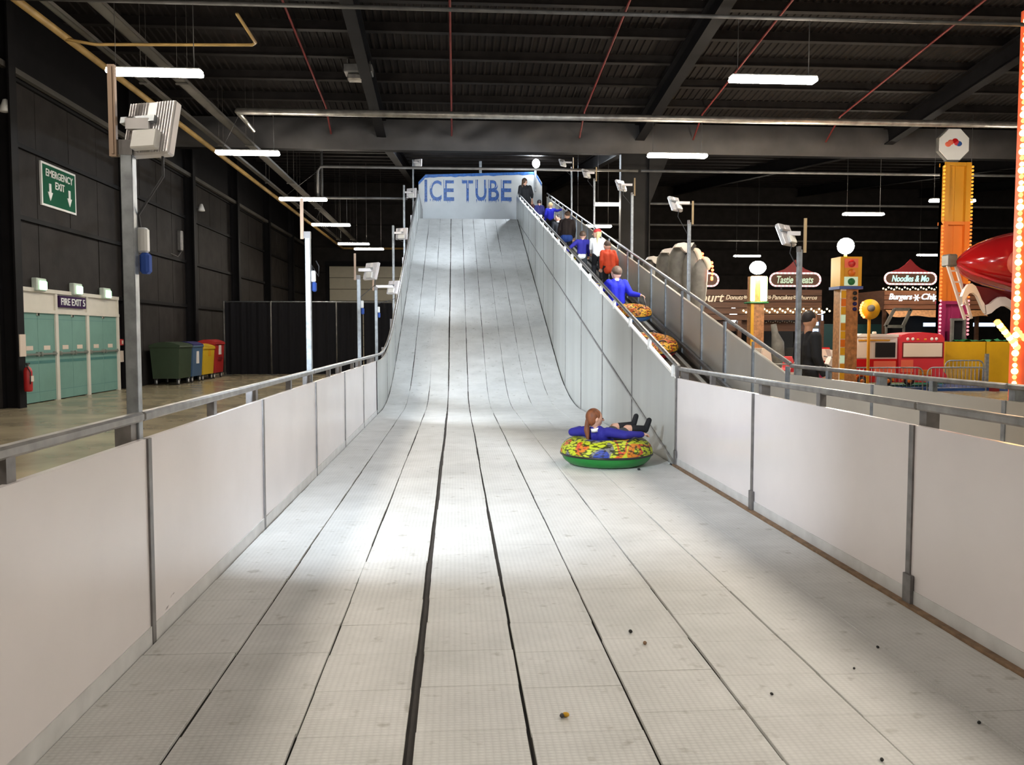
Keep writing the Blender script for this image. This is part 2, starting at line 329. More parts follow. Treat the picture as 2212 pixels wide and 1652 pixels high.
def remeshed(prims, name, material, parent, voxel, smooth=4, org=None):
    o = prims.build(name, material, parent, org)
    md = o.modifiers.new('r', 'REMESH'); md.mode = 'VOXEL'; md.voxel_size = voxel; md.use_smooth_shade = True
    if smooth:
        sm = o.modifiers.new('s', 'SMOOTH'); sm.factor = 0.5; sm.iterations = smooth
    bpy.context.view_layer.update()
    dg = bpy.context.evaluated_depsgraph_get()
    me = bpy.data.meshes.new_from_object(o.evaluated_get(dg)); o.modifiers.clear()
    old = o.data; o.data = me; bpy.data.meshes.remove(old); me.name = name
    me.polygons.foreach_set('use_smooth', [True]*len(me.polygons))
    if not me.materials: me.materials.append(M[material])
    return o
# ------------------------------------------------------------------ the hall
FZ = -0.06; WX = -9.5; RX = 36.0; BY = 55.0; NY = -12.0; VY = 28.0; VZ = 8.6; PITCHR = 0.11
def roofz(y): return VZ+PITCHR*abs(VY-y)
fl = struct(MB().b2((WX-0.3, NY, FZ-0.2), (RX+0.3, BY+0.3, FZ)).build('floor', 'concrete'))
ce = struct(MB().add([(WX-.3, NY, roofz(NY)), (RX+.3, NY, roofz(NY)), (RX+.3, VY, VZ), (WX-.3, VY, VZ), (WX-.3, BY+.3, roofz(BY)), (RX+.3, BY+.3, roofz(BY)),
                      (WX-.3, NY, roofz(NY)+.2), (RX+.3, NY, roofz(NY)+.2), (RX+.3, VY, VZ+.2), (WX-.3, VY, VZ+.2), (WX-.3, BY+.3, roofz(BY)+.2), (RX+.3, BY+.3, roofz(BY)+.2)],
                     [[0, 3, 2, 1], [3, 4, 5, 2], [6, 7, 8, 9], [9, 8, 11, 10], [0, 1, 7, 6], [4, 10, 11, 5], [0, 6, 9, 3], [3, 9, 10, 4], [1, 2, 8, 7], [2, 5, 11, 8]]).build('ceiling', 'roof_deck'))
# corrugation ribs of the deck, near bays only, joined because they cannot be picked apart
rb = MB()
for i in range(150):
    x = WX+0.3+i*0.2
    rb.add([(x, 15, roofz(15)-.002), (x+.08, 15, roofz(15)-.002), (x+.08, VY-.1, VZ+.011-.002), (x, VY-.1, VZ+.011-.002), (x+.02, 15, roofz(15)-.04), (x+.06, 15, roofz(15)-.04), (x+.06, VY-.1, VZ+.011-.04), (x+.02, VY-.1, VZ+.011-.04)],
           [[0, 4, 7, 3], [4, 5, 6, 7], [5, 1, 2, 6]])
r_ = rb.build('deck_ribs', 'roof_deck', ce); r_['kind'] = 'stuff'
y = 12.4
while y < BY:
    if abs(y-VY) > 0.7:
        z = roofz(y)
        MB().b2((WX, y-.035, z-.26), (RX, y+.035, z-.03)).b2((WX, y-.09, z-.27), (RX, y+.09, z-.25)).build('purlin', 'purlin_steel', ce)
    y += 1.5
for x in (-2.37, 6.05, 14.5, 23.0, 31.5):
    for (a, b) in ((8.0, VY), (VY, BY)):
        pa, pb = V((x, a, roofz(a)-.27)), V((x, b, roofz(b)-.27))
        m = MB()
        m.bar(pa-V((0, 0, .55)), pb-V((0, 0, .55)), .3, .03); m.bar(pa-V((0, 0, .02)), pb-V((0, 0, .02)), .3, .03); m.bar(pa-V((0, 0, .28)), pb-V((0, 0, .28)), .03, .55)
        m.build('rafter', 'dark_steel', ce)
# steel column carrying the valley
m = MB(); cxx = 6.05
m.b2((cxx-.5, VY-.15, FZ), (cxx-.46, VY+.15, VZ-.3)).b2((cxx+.46, VY-.15, FZ), (cxx+.5, VY+.15, VZ-.3)).b2((cxx-.46, VY-.02, FZ), (cxx+.46, VY+.02, VZ-.3))
m.add([(cxx+.5, VY-.15, 5.9), (cxx+1.5, VY-.15, VZ-.2), (cxx+.5, VY-.15, VZ-.2), (cxx+.5, VY+.15, 5.9), (cxx+1.5, VY+.15, VZ-.2), (cxx+.5, VY+.15, VZ-.2)], [[0, 1, 2], [3, 5, 4], [0, 3, 4, 1], [1, 4, 5, 2]])
mat('column_steel', (0.02, 0.019, 0.019), 0.6, spec=0.15, var=0.2, vscale=2)
m.single('steel_column', 'column_steel', 'dark steel I-section column rising beside the climbing ramp', 'column')
# valley gutter wrapped in slack cloth
m = MB(); nx = 260; nz = 10; vs = []
for i in range(nx+1):
    x = WX+(RX-WX)*i/nx
    for j in range(nz+1):
        t = j/nz; z = 8.42-0.95*t
        amp = 0.16*math.sin(math.pi*min(1, t*1.15)) if x < 5.2 else 0.05*math.sin(math.pi*t)
        dy = amp*(noise.noise(V((x*0.55, t*1.3, 3)))+0.6*noise.noise(V((x*1.7+t*1.5, t*1.1, 9))))
        vs.append((x, VY-0.62-0.16*math.sin(math.pi*t)+dy+0.10*t, z))
m.add(vs, [[i*(nz+1)+j, (i+1)*(nz+1)+j, (i+1)*(nz+1)+j+1, i*(nz+1)+j+1] for i in range(nx) for j in range(nz)], True)
gc = m.build('trim_1', 'gutter_cloth'); struct(gc)
struct(MB().b2((WX, VY-.5, 7.62), (RX, VY+.5, 8.35)).build('trim_2', 'dark_steel'))
# left wall: backing, columns, rails and separate cladding panels
wl = struct(MB().b2((WX-.3, NY, FZ), (WX-.06, BY+.3, 14)).build('wall_left', 'dark_steel'))
zr = [FZ, 2.5, 4.05, 5.6, 7.0]
DY0 = at_x(42, 800, WX).y; DY1 = at_x(256, 800, WX).y      # door opening along the wall
cols = [DY0-.55, 24.6, 30.2, 36.2, 42.2, 48.2, 54.2]
c0 = cols[0]
while c0 > 0: c0 -= 6.0; cols.insert(0, c0)
for i in range(len(cols)-1):
    a, b = cols[i], cols[i+1]
    for k in range(4):
        y0, y1 = a+(b-a)*k/4, a+(b-a)*(k+1)/4
        for j in range(4):
            z0, z1 = zr[j]+.02, zr[j+1]-.02
            if j == 0 and y1 > DY0-.02 and y0 < DY1+.02:
                continue
            MB().b2((WX-.06, y0+.012, z0), (WX-.012+random.uniform(-.006, .006), y1-.012, z1)).build('wall_panel', 'dark_cladding', wl)
    for z in zr[1:]:
        lo_, hi_ = a+.15, b-.15
        if z < 3 and hi_ > DY0 and lo_ < DY1:
            if DY0-.1 > lo_+.1: MB().b2((WX-.05, lo_, z-.05), (WX+.07, DY0-.1, z+.05)).build('wall_rail', 'dark_steel', wl)
            lo_ = DY1+.1
        if hi_ > lo_+.1: MB().b2((WX-.05, lo_, z-.05), (WX+.07, hi_, z+.05)).build('wall_rail', 'dark_steel', wl)
    MB().b2((WX-.05, a, 7.04), (WX+.04, b, 8.6)).build('upper_panel', 'dark_steel', wl)
for c in cols:
    m = MB(); m.b2((WX-.05, c-.14, FZ), (WX+.02, c+.14, 9.0)); m.b2((WX+.02, c-.02, FZ), (WX+.30, c+.02, 9.0)); m.b2((WX+.30, c-.14, FZ), (WX+.34, c+.14, 9.0))
    m.build('wall_column', 'dark_steel', wl)
MB().bar((WX+.2, 5, 7.06), (WX+.2, BY, 7.06), .12, .12).build('eaves_rail', 'tray', wl)
struct(MB().b2((WX-.3, BY, FZ), (RX+.3, BY+.3, 14)).build('wall_back', 'dark_cladding'))
wb = bpy.data.objects['wall_back']
for z in (3.0, 5.5, 7.2, 8.6, 10.0):
    MB().b2((WX, BY-.12, z-.06), (RX, BY, z+.06)).build('wall_rail', 'purlin_steel', wb)
struct(MB().b2((RX, NY, FZ), (RX+.3, BY+.3, 14)).build('wall_right', 'dark_cladding'))
struct(MB().b2((WX-.3, NY-.3, FZ), (RX+.3, NY, 14)).build('wall_front', 'dark_cladding'))
# pale roller door in the back wall
p0, p1 = at_y(708, 575, BY), at_y(875, 575, BY)
rd = thing('roller_door', 'tall cream sectional roller door in the far wall behind the black drapes', 'roller door', (0.5*(p0.x+p1.x), BY, FZ))
hh = p0.z-FZ; n = 8
for k in range(n):
    MB().b2((p0.x+.12, BY-.16, FZ+hh*k/n+.012), (p1.x-.12, BY-.08, FZ+hh*(k+1)/n-.012), .01).build('slat', 'shutter', rd)
for x in (p0.x, p1.x): MB().b2((x-.1, BY-.2, FZ), (x+.1, BY, p0.z+.1)).build('guide_rail', 'dark_steel', rd)
MB().b2((p0.x-.1, BY-.35, p0.z), (p1.x+.1, BY, p0.z+.3)).build('header_box', 'dark_steel', rd)

# ------------------------------------------------------------------ services under the roof
PZ = 6.87
def pipe(name, pts, r, material, label, cat='pipe', group=None, n=8):
    return MB().tube(pts, r, n).single(name, material, label, cat, group)
R1 = 14.1
pipe('service_pipe', [(WX+.3, R1, PZ), (RX-.5, R1, PZ)], .035, 'grey_pipe', 'thin grey service pipe crossing the hall nearest the front lights')
p = at_z(512, 240, PZ)
pipe('silver_duct', [at_z(548, 282, PZ), (p.x, p.y, PZ), (p.x+.01, p.y, PZ), (RX-.5, p.y, PZ)], [.05, .06, .085, .085], 'silver_duct', 'foil wrapped silver duct crossing the hall below the roof', 'duct', n=12)
DUCT = p.copy(); p2 = p.y+.22
pipe('service_pipe', [(p.x+.3, p2, PZ+.08), (RX-.5, p2, PZ+.08)], .06, 'grey_pipe', 'grey pipe running right behind the foil wrapped duct')
y3 = at_z(800, 361, PZ).y
pipe('service_pipe', [(-4.4, y3, at_y(655, 431, y3).z+.065), (-4.4, y3, PZ-.15), (-4.3, y3, PZ), (6.0, y3, PZ)], .045, 'grey_pipe', 'grey conduit with a bent end passing above the painted back board')
pipe('service_pipe', [(6.1, y3, PZ), (RX-.5, y3, PZ)], .045, 'grey_pipe', 'grey conduit running right from the steel column')
y4 = at_z(780, 428, PZ).y
pipe('service_pipe', [(-5.24, y4, roofz(y4)+.003), (-5.24, y4, PZ+.12), (-5.2, y4, PZ+.03), (-5.1, y4, PZ), (-1.9, y4, PZ)], .05, 'grey_pipe', 'short grey conduit ending left of the slide top')
for k, yy in enumerate((34.0, 40.5, 47)):
    pipe('service_pipe', [(6.7, yy, PZ), (RX-.5, yy, PZ)], .05, 'grey_pipe', 'grey conduit crossing the fairground side behind the steel column', group='conduits over the fairground')
for (px_, top) in ((640, 30), (975, 0), (1350, 0), (1690, 0), (2095, 0)):
    d = 10.18/(0.11+(722-top)/1790.0); x = (px_-985)*d/1790
    pipe('sprinkler_pipe', [(x, 9.5, roofz(9.5)-.34), (x, 26.2, roofz(26.2)-.34), (x, 27.2, roofz(27.2)-.8)], .03, 'red_pipe', 'long thin red sprinkler pipe running under the roof purlins', group='red sprinkler pipes', n=6)
y5 = at_z(300, 60, PZ)
TZ = PZ+.15; GZ = PZ+.098
for (px_, py_, wd, lab) in ((200, 0, .22, 'wide pale cable tray running along the hall above the left lights'), (92, 0, .12, 'narrow grey cable tray beside the tan gas pipe')):
    q = at_z(px_, py_, TZ)
    t = thing('cable_tray', lab, 'cable tray', (q.x, 20, TZ))
    MB().b2((q.x-wd/2, 8, TZ-.01), (q.x+wd/2, 50, TZ+.01)).build('tray_base', 'tray', t)
    for s in (-1, 1): MB().b2((q.x+s*wd/2-.01, 8, TZ-.01), (q.x+s*wd/2+.01, 50, TZ+.06)).build('tray_side', 'tray', t)
    yy = 13.0
    while yy < 50:
        MB().b2((q.x-wd/2-.03, yy-.03, TZ-.05), (q.x+wd/2+.03, yy+.03, TZ-.02)).tube([(q.x+wd/2, yy, TZ-.05), (q.x+wd/2, yy, roofz(yy))], .005, 5).tube([(q.x-wd/2, yy, TZ-.05), (q.x-wd/2, yy, roofz(yy))], .005, 5).build('hanger', 'tray', t); yy += 6
q = at_z(36, 0, GZ)
qe = at_z(735, 536, GZ)
pipe('gas_pipe', [(q.x, 6, GZ), (q.x, qe.y-.1, GZ), (q.x+.1, qe.y, GZ), (q.x+5, qe.y, GZ)], .07, 'tan_pipe', 'long tan gas pipe running the length of the left wall', n=10)
BZ = PZ+.045
a = at_z(178, 116, BZ)
pipe('gas_pipe', [(q.x+.02, at_z(205, 96, BZ).y-.25, BZ), at_z(205, 96, BZ), at_z(545, 97, BZ), at_z(552, 92, BZ), at_z(512, 30, BZ)], .03, 'tan_pipe', 'thin tan branch pipe bending back above the nearest left light')
# white projector-like heater box under the roof
hb = at_y(775, 152, 23.0)
t = thing('heater_unit', 'pale grey heater box hung under the roof near the dark rafter', 'heater', (hb.x, 23, hb.z-.35))
MB().box((hb.x, 23, hb.z), (.75, .5, .22), None, .02).build('casing', 'grey_pipe', t)
MB().box((hb.x-.1, 23, hb.z-.2), (.4, .3, .18), None, .04).build('burner', 'silver_duct', t)
for s in (-.3, .3): MB().tube([(hb.x+s, 23, hb.z+.1), (hb.x+s, 23, roofz(23))], .012, 5).build('hanger', 'grey_pipe', t)
# ceiling light fittings: one is built, the rest are copies
def fitting():
    t = thing('batten_light', '', 'ceiling light', (0, 0, 0), local=True)
    MB().box((0, 0, .05), (1.5, .2, .05), None, .02).build('housing', 'plastic_white', t)
    MB().box((0, 0, 0), (1.5, .24, .07), None, .03, 2, True).build('diffuser', 'batten_lens', t)
    return t
fit0 = fitting(); used = [False]; FITS = []
def place_fit(x, y, z, label, group, carrier=None):
    o = copy_tree(fit0) if used[0] else fit0
    used[0] = True; o.location = (x, y, z); o['label'] = label; o['group'] = group
    FITS.append((o, x, y, z, carrier))
LZ = PZ-1.0
for px_, py_ in ((335, 158), (535, 331), (655, 431), (715, 486), (764, 527), (797, 538)):
    cr = {335: (R1, -9, PZ-.015), 535: (DUCT.y, DUCT.x, PZ-.06), 655: (y3, -4.3, PZ-.02), 715: (y4, -5.2, PZ-.02)}.get(px_)
    q = at_y(px_, py_, cr[0]) if cr else at_z(px_, py_, LZ)
    place_fit(q.x, q.y, q.z, 'lit linear batten light hung in the row along the tan gas pipe', 'batten lights by the left wall', cr)
q1 = at_z(335, 158, LZ); q2 = at_z(1670, 173, LZ)
for k in (1, 2, 3):
    place_fit(q1.x, q1.y-6.4*k, LZ, 'lit linear batten light hung in the row along the tan gas pipe', 'batten lights by the left wall')
    place_fit(q2.x, q2.y-6.4*k, LZ, 'lit linear batten light hung in the row beside the climbing ramp', 'batten lights by the ramp')
for px_, py_ in ((1670, 173), (1463, 337), (1318, 442), (1281, 489)):
    cr = {1670: (R1, -9, PZ-.015), 1463: (DUCT.y, DUCT.x, PZ-.06)}.get(px_)
    q = at_y(px_, py_, cr[0]) if cr else (at_z(px_, py_, LZ) if px_ != 1318 else at_y(1330, 442, 28.75))
    place_fit(q.x, q.y, q.z, 'lit linear batten light hung in the row beside the climbing ramp', 'batten lights by the ramp', cr)
for yy, cr in ((DUCT.y, (DUCT.y, DUCT.x, PZ-.06)), (R1, (R1, -9, PZ-.015)), (7.7, None)): place_fit(15.4, yy, LZ, 'lit linear batten light added out of view to brighten the fairground', 'batten lights over the fair', cr)  # unseen battens continuing the row towards the viewer, added to brighten the fair
for px_, py_ in ((1865, 463), (2057, 434), (1614, 553), (2010, 551)):
    q = at_z(px_, py_, LZ); place_fit(q.x, q.y, LZ, 'lit linear batten light added out of view to brighten the fairground', 'batten lights over the fair')
for o, x, y, z, cr in FITS:
    for sx, r in ((.62, .009), (-.62, .005)):
        if cr: e = (max(x+sx, cr[1]+.06)-x, 0, cr[2]-z)
        else:
            py_ = 12.4+1.5*round((y-12.4)/1.5)        # under a purlin the wire ends at the purlin
            e = (sx, 0, (roofz(py_)-.268 if abs(py_-y) < .1 and y > 12 and abs(py_-VY) > .7 else roofz(y)+.003)-z)
        MB().tube([(sx, 0, .06), e], r, 5).build('suspension', 'grey_pipe', o)
# ------------------------------------------------------------------ the tubing lane
XL, XR, XO = -1.483, 2.52, 4.15
D0, D1, DT = 16.5, 20.5, 33.8; SL = 0.402
def zs(d):
    if d < D0: return 0.0
    if d < D1: return SL*(d-D0)**2/(2*(D1-D0))
    if d < DT: return SL*(D1-D0)/2+SL*(d-D1)
    return SL*(D1-D0)/2+SL*(DT-D1)
ZT = zs(DT); RS = 0.247; DR = 9.32
def zd(d): return RS*(d-DR)
lane = thing('tubing_lane', 'white tiled snow-tubing lane running up into a steep slope', 'slide', (0.5, 2.5, 0))
def strip(ds, x0, x1, zf, th):
    m = MB(); n = len(ds); vs = []
    for d in ds:
        z = zf(d); vs += [(x0, d, z), (x1, d, z), (x1, d, z-th), (x0, d, z-th)]
    fs = []
    for i in range(n-1):
        for k in range(4): fs.append([4*i+k, 4*i+(k+1) % 4, 4*i+4+(k+1) % 4, 4*i+4+k])
    fs += [[0, 3, 2, 1][::-1], [4*n-4, 4*n-3, 4*n-2, 4*n-1][::-1]]
    return m.add(vs, fs)
dd = [-3, 5, D0]+[D0+(D1-D0)*i/10 for i in range(1, 11)]+[25, 30, DT]
strip(dd, XL, XR, lambda d: zs(d)-.016, .042).build('under_board', 'under_board', lane)
TW = (XR-XL-.06)/9; TL = 0.4
GAP = [.011, .013, .036, .020, .013, .011, .006, .005, .004]   # seam right of each column
def tile_vs(w, l, h=.015, c=.0015):
    a, b = w/2, l/2
    return ([(-a, -b, -h), (a, -b, -h), (a, b, -h), (-a, b, -h), (-a, -b, -c), (a, -b, -c), (a, b, -c), (-a, b, -c), (-a+c, -b+c, 0), (a-c, -b+c, 0), (a-c, b-c, 0), (-a+c, b-c, 0)],
            [[0, 1, 5, 4], [1, 2, 6, 5], [2, 3, 7, 6], [3, 0, 4, 7], [4, 5, 9, 8], [5, 6, 10, 9], [6, 7, 11, 10], [7, 4, 8, 11], [8, 9, 10, 11]])
tmesh = {}
def tile_mesh(c):
    if c not in tmesh:
        m = MB(); m.add(*tile_vs(TW-GAP[c], TL-.0003)); tmesh[c] = m.mesh('tile', 'tile')
    return tmesh[c]
R0 = 2.7; NR = 33
drift = [0.0]*9
for c in range(9):
    ph = random.uniform(-.1, .1); x = XL+.012+TW*(c+.5)-GAP[c]/2; wob = 0.0
    for r in range(NR):
        wob = 0.75*wob+random.uniform(-.0035, .0035)
        y = R0+TL*(r+.5)+ph
        wide = c == 8 and y > DR+.2            # past the kick board the last column reaches the ramp wall
        o = inst(tile_mesh(c), 'tile', lane, (x+wob+(.015 if wide else 0), y, random.uniform(-.0006, .0004)), (random.uniform(-.0008, .0008), random.uniform(-.0008, .0008), random.uniform(-.004, .004)), ((TW-GAP[c]+.03)/(TW-GAP[c]) if wide else 1, .991 if (r+c // 3) % 6 == 3 else 1, 1))
    # remaining tiles of this column: joined fields
    def field(d_from, d_to, nm):
        m = MB(); d = d_from; wb_ = 0
        while d < d_to-.02:
            d2 = min(d+TL/math.hypot(1, (zs(d+.3)-zs(d))/.3), d_to); wb_ = .75*wb_+random.uniform(-.004, .004)
            za, zb = zs(d), zs(d2); w2 = (TW-max(GAP[c]*(0.6 if d > 10 else 1), .005))/2; g = .0008; xx = x+wb_; ch = .003
            if c == 8 and d > 9.5: w2 += .015; xx += .015
            m.add([(xx-w2, d+g, za-.015), (xx+w2, d+g, za-.015), (xx+w2, d2-g, zb-.015), (xx-w2, d2-g, zb-.015), (xx-w2+ch, d+g, za), (xx+w2-ch, d+g, za), (xx+w2-ch, d2-g, zb), (xx-w2+ch, d2-g, zb)],
                  [[4, 5, 6, 7], [0, 1, 5, 4], [1, 2, 6, 5], [2, 3, 7, 6], [3, 0, 4, 7]])
            d = d2
        return m
    fm = field(-3, R0+ph, 'n'); f2 = field(R0+TL*NR+ph, DT, 'f'); n0 = len(fm.v)
    if c == 0: FIELD = MB()
    FIELD.add(fm.v, fm.f); FIELD.add(f2.v, f2.f)
fo = FIELD.build('tile_field', 'tile', lane); fo['kind'] = 'stuff'
# bearers under the slope
for d in [19.5, 22, 24.5, 27, 29.5, 32, 33.7]:
    z = zs(d)-.06
    m = MB().b2((XL, d-.05, z-.16), (XR, d+.05, z-.03))
    m.build('bearer', 'timber', lane)
    for x in (XL+.1, 0.5, XR-.1): MB().b2((x-.05, d-.05, FZ), (x+.05, d+.05, z-.15)).build('leg', 'timber', lane)
strip(dd[2:], XL-.10, XL-.03, lambda d: zs(d)+.02, .2).build('side_bearer', 'timber', lane)
MB().b2((XL, DT, ZT-.12), (XO-.02, 38.2, ZT-.01)).build('platform', 'under_board', lane)
for d in (35.5, 38): 
    for x in (XL, 1.2, XO-.1): MB().b2((x-.05, d-.05, FZ), (x+.05, d+.05, ZT-.12)).build('leg', 'timber', lane)
# crumbs of litter on the tiles
for (px_, py_, s, mm) in ((1222, 1543, .016, 'fair_yellow'), (1214, 1545, .014, 'cable'), (1362, 1363, .014, 'rubber'), (1393, 1388, .014, 'kick_wood'), (1667, 1498, .009, 'rubber'), (2115, 1560, .01, 'rubber'), (1845, 1443, .008, 'rubber'), (1896, 1397, .01, 'rubber'), (1380, 1013, .022, 'rubber'), (1905, 1640, .01, 'rubber')):
    q = at_z(px_, py_, s*.6); lab = {'fair_yellow': 'tiny yellow scrap lying on the white tiles', 'cable': 'tiny grey scrap beside a yellow one on the tiles', 'kick_wood': 'tiny brown scrap on the white tiles'}.get(mm, 'tiny black scrap of rubber on the white tiles')
    MB().ell(q, (s, s*.7, s*.6), Matrix.Rotation(px_, 3, 'Z'), 7, 5).single('litter_scrap', mm, lab, 'litter', 'black scraps on the lane' if mm == 'rubber' else None)

# ------------------------------------------------------------------ barriers
def wall_piece(ds, zb, zt, x0, x1):
    m = MB(); vs = []; n = len(ds)
    for d in ds: vs += [(x0, d, zb(d)), (x1, d, zb(d)), (x1, d, zt(d)), (x0, d, zt(d))]
    fs = [[0, 1, 2, 3], [4*n-1, 4*n-2, 4*n-3, 4*n-4]]
    for i in range(n-1):
        for k in range(4): fs.append([4*i+k, 4*i+4+k, 4*i+4+(k+1) % 4, 4*i+(k+1) % 4])
    return m.add(vs, fs)
def lin(a, b, n): return [a+(b-a)*i/n for i in range(n+1)]
HP, HR = 1.0, 1.13
def barrier(root, X, s, posts, zb, panel, stubs=True, sub=1, postm='post_steel', kick=True, clampm=None, inner_posts=True, poles=(), base=None, skip_first=False):
    """s = +1 when the lane lies towards +X"""
    for i in range(len(posts)-1):
        a, b = posts[i], posts[i+1]; ds = lin(a+.012, b-.012, sub)
        wall_piece(ds, lambda d: zb(d)-.05, lambda d: zb(d)+HP, X-s*.03, X).build('panel', panel, root)
        if kick: wall_piece(ds, lambda d: zb(d)-.02, lambda d: zb(d)+.085, X, X+s*.006).build('kick_strip', 'kick_grey', root)
        z0, z1 = zb(a)+HR, zb(b)+HR
        m = MB()
        dl = lin(a, b, sub)
        for k in range(sub): m.bar((X-s*.035, dl[k]+.004, zb(dl[k])+HR-.025), (X-s*.035, dl[k+1]-.004, zb(dl[k+1])+HR-.025), .052, .045, bevel=.01)
        m.build('top_rail', 'rail_steel', root)
        if stubs:
            mid = (a+b)/2; z = zb(mid)
            MB().b2((X-s*.035-.025, mid-.03, z+HP-.14), (X-s*.035+.02, mid+.03, z+HR-.03)).build('rail_support', clampm or postm, root)
    for a in posts:
        z = zb(a)
        if inner_posts:
            MB().b2((min(X, X+s*.010), a-.022, z-.02), (max(X, X+s*.010), a+.022, z+HP)).build('joint_strip', postm, root)
        if skip_first and a == posts[0]: continue
        dy = -.064 if any(abs(a-p) < .06 for p in poles) else 0.0
        MB().b2((X-s*.085-.03, a+dy-.035, base(a) if base else FZ), (X-s*.085+.045, a+dy+.035, z+HR-.02)).build('post', postm, root)
LP = [-0.72, 1.68, 4.08, 6.45, 8.86, 11.15, 13.4, 15.6]
bl = thing('lane_barrier', 'white panelled barrier with a grey rail facing the green fire exit doors', 'barrier', (XL, 6, 0))
barrier(bl, XL, 1, LP, lambda d: 0.0, 'panel_white', poles=(4.08, 8.86, 13.4))
LS = [15.6, 18.0, 20.4, 22.8, 25.2, 27.6, 30.0, 32.0, DT, 36.0, 38.0]
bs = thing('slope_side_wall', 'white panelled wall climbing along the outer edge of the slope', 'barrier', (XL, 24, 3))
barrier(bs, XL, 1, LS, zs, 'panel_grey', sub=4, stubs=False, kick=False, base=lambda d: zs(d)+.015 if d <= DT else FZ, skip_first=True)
RP = [-0.5, 1.94, 4.40, 6.86, DR]
br = thing('lane_barrier', 'white panelled barrier with a grey rail ending beside the sledger on the green tube', 'barrier', (XR, 5, 0))
barrier(br, XR, -1, RP, lambda d: 0.0, 'panel_white')
MB().b2((XR-.045, -3, -.014), (XR-.008, DR, .012)).build('kick_board', 'kick_wood', br)
for a in RP: MB().b2((XR-.025, a-.06, 0), (XR-.006, a+.02, .17)).build('bracket', 'post_steel', br)
# wall between slope and climbing ramp
rw = thing('ramp_side_wall', 'tall pale grey panelled wall between the slope and the climbing ramp', 'wall', (XR, 20, 2))
RD = [DR]+[DR+2.42*k for k in range(1, 10)]+[DT]
for i in range(len(RD)-1):
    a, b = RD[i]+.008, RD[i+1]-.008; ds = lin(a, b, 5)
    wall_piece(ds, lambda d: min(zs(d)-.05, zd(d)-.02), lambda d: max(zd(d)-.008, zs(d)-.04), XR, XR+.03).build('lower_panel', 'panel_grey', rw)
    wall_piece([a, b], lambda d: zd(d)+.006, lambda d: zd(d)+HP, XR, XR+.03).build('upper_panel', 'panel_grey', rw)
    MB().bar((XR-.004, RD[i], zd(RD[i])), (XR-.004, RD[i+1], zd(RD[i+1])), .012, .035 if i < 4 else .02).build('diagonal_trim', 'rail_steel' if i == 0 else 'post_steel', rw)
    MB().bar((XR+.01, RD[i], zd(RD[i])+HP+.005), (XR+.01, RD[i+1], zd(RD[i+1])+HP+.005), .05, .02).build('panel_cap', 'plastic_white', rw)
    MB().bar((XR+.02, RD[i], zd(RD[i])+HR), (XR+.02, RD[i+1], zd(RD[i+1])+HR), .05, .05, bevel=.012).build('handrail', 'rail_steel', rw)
    for k in (0, 1):
        d = RD[i]+1.21*k+.15
        if d < RD[i+1]: MB().box((XR, d, zd(d)+HP+.04), (.05, .05, .15), None, .015).build('rail_clamp', 'plastic_white', rw)
    z0 = zs(RD[i]); wd = .022 if i < 4 else .014
    if i: MB().b2((XR-.008, RD[i]-wd, z0-.02), (XR+.002, RD[i]+wd, zd(RD[i])+HP)).build('joint_strip', 'post_steel', rw)
MB().b2((XR-.012, DR-.03, 0), (XR+.02, DR+.03, HR)).build('corner_post', 'post_steel', rw)
wall_piece(lin(DT, 34.6, 2), lambda d: ZT-.015, lambda d: ZT+HP, XR, XR+.03).build('upper_panel', 'panel_grey', rw)
# climbing ramp
DA = 10.1
ramp = thing('climbing_ramp', 'brown-surfaced climbing ramp between two panelled walls', 'ramp', (3.3, 20, 2))
def zramp(d): return max(FZ+.01, RS*(d-DA)-.02)
def ramp_strip_(x0, x1, a, b, dz, th): return wall_piece([a, b], lambda d: zramp(d)+dz-th, lambda d: zramp(d)+dz, x0, x1)
ramp_strip_(XR+.03, XO-.03, DA, DT+.2, 0, .06).build('belt', 'ramp_belt', ramp)
for x in (XO-.22,):
    d = DA
    while d < DT:
        ramp_strip_(x, x+.07, d+.03, min(d+1.17, DT), .03, .05).build('edge_strip', 'ramp_strip', ramp); d += 1.2
ramp_strip_(XO-.10, XO-.05, DA-.8, DT, .08, .06).build('edge_rail', 'rail_steel', ramp)
wall_piece([DA-.6, DT], lambda d: zd(d)+HP-.22, lambda d: zd(d)+HP-.05, XR+.04, XR+.09).build('bumper_strip', 'blue_strip', ramp)
for d in (13, 16, 19, 22, 25, 28, 31, 33.5):
    for x in (XR+.12, XO-.12): MB().b2((x-.05, d-.05, FZ), (x+.05, d+.05, zramp(d)-.05)).build('leg', 'timber', ramp)
# outer wall of ramp and queue
OP = [-0.9, 1.55, 4.0, 6.0, 8.0, DA]
bo = thing('queue_barrier', 'beige panelled barrier with a grey rail beside the fairground rides', 'barrier', (XO, 5, 0))
barrier(bo, XO, -1, OP, lambda d: 0.0, 'panel_beige', kick=False, postm='galvanised', poles=(10.08,))
orw = thing('ramp_outer_wall', 'beige panelled wall climbing along the fairground side of the ramp', 'wall', (XO, 22, 2))
d = DA; k = 0
def zo(d): return 1.13+0.243*(d-DA)
while d < 37.9:
    b = min(d+1.225, 38.0); ab = [d+.008, b-.008]
    wall_piece(ab, lambda q: max(FZ, min(zo(q)-2.4, ZT)), lambda q: zo(q)-.17, XO, XO+.03).build('panel', 'panel_beige', orw)
    MB().bar((XO+.01, d, zo(d)-.16), (XO+.01, b, zo(b)-.16), .05, .025).build('panel_cap', 'ramp_strip', orw)
    MB().bar((XO+.02, d, zo(d)), (XO+.02, b, zo(b)), .05, .05, bevel=.012).build('handrail', 'rail_steel', orw)
    wd = .045 if k % 2 == 0 else .026
    MB().b2((XO-.025, d-wd, max(FZ, zramp(d)-.1)), (XO+.0, d+wd, zo(d)-.03)).build('post', 'galvanised', orw)
    d = b; k += 1
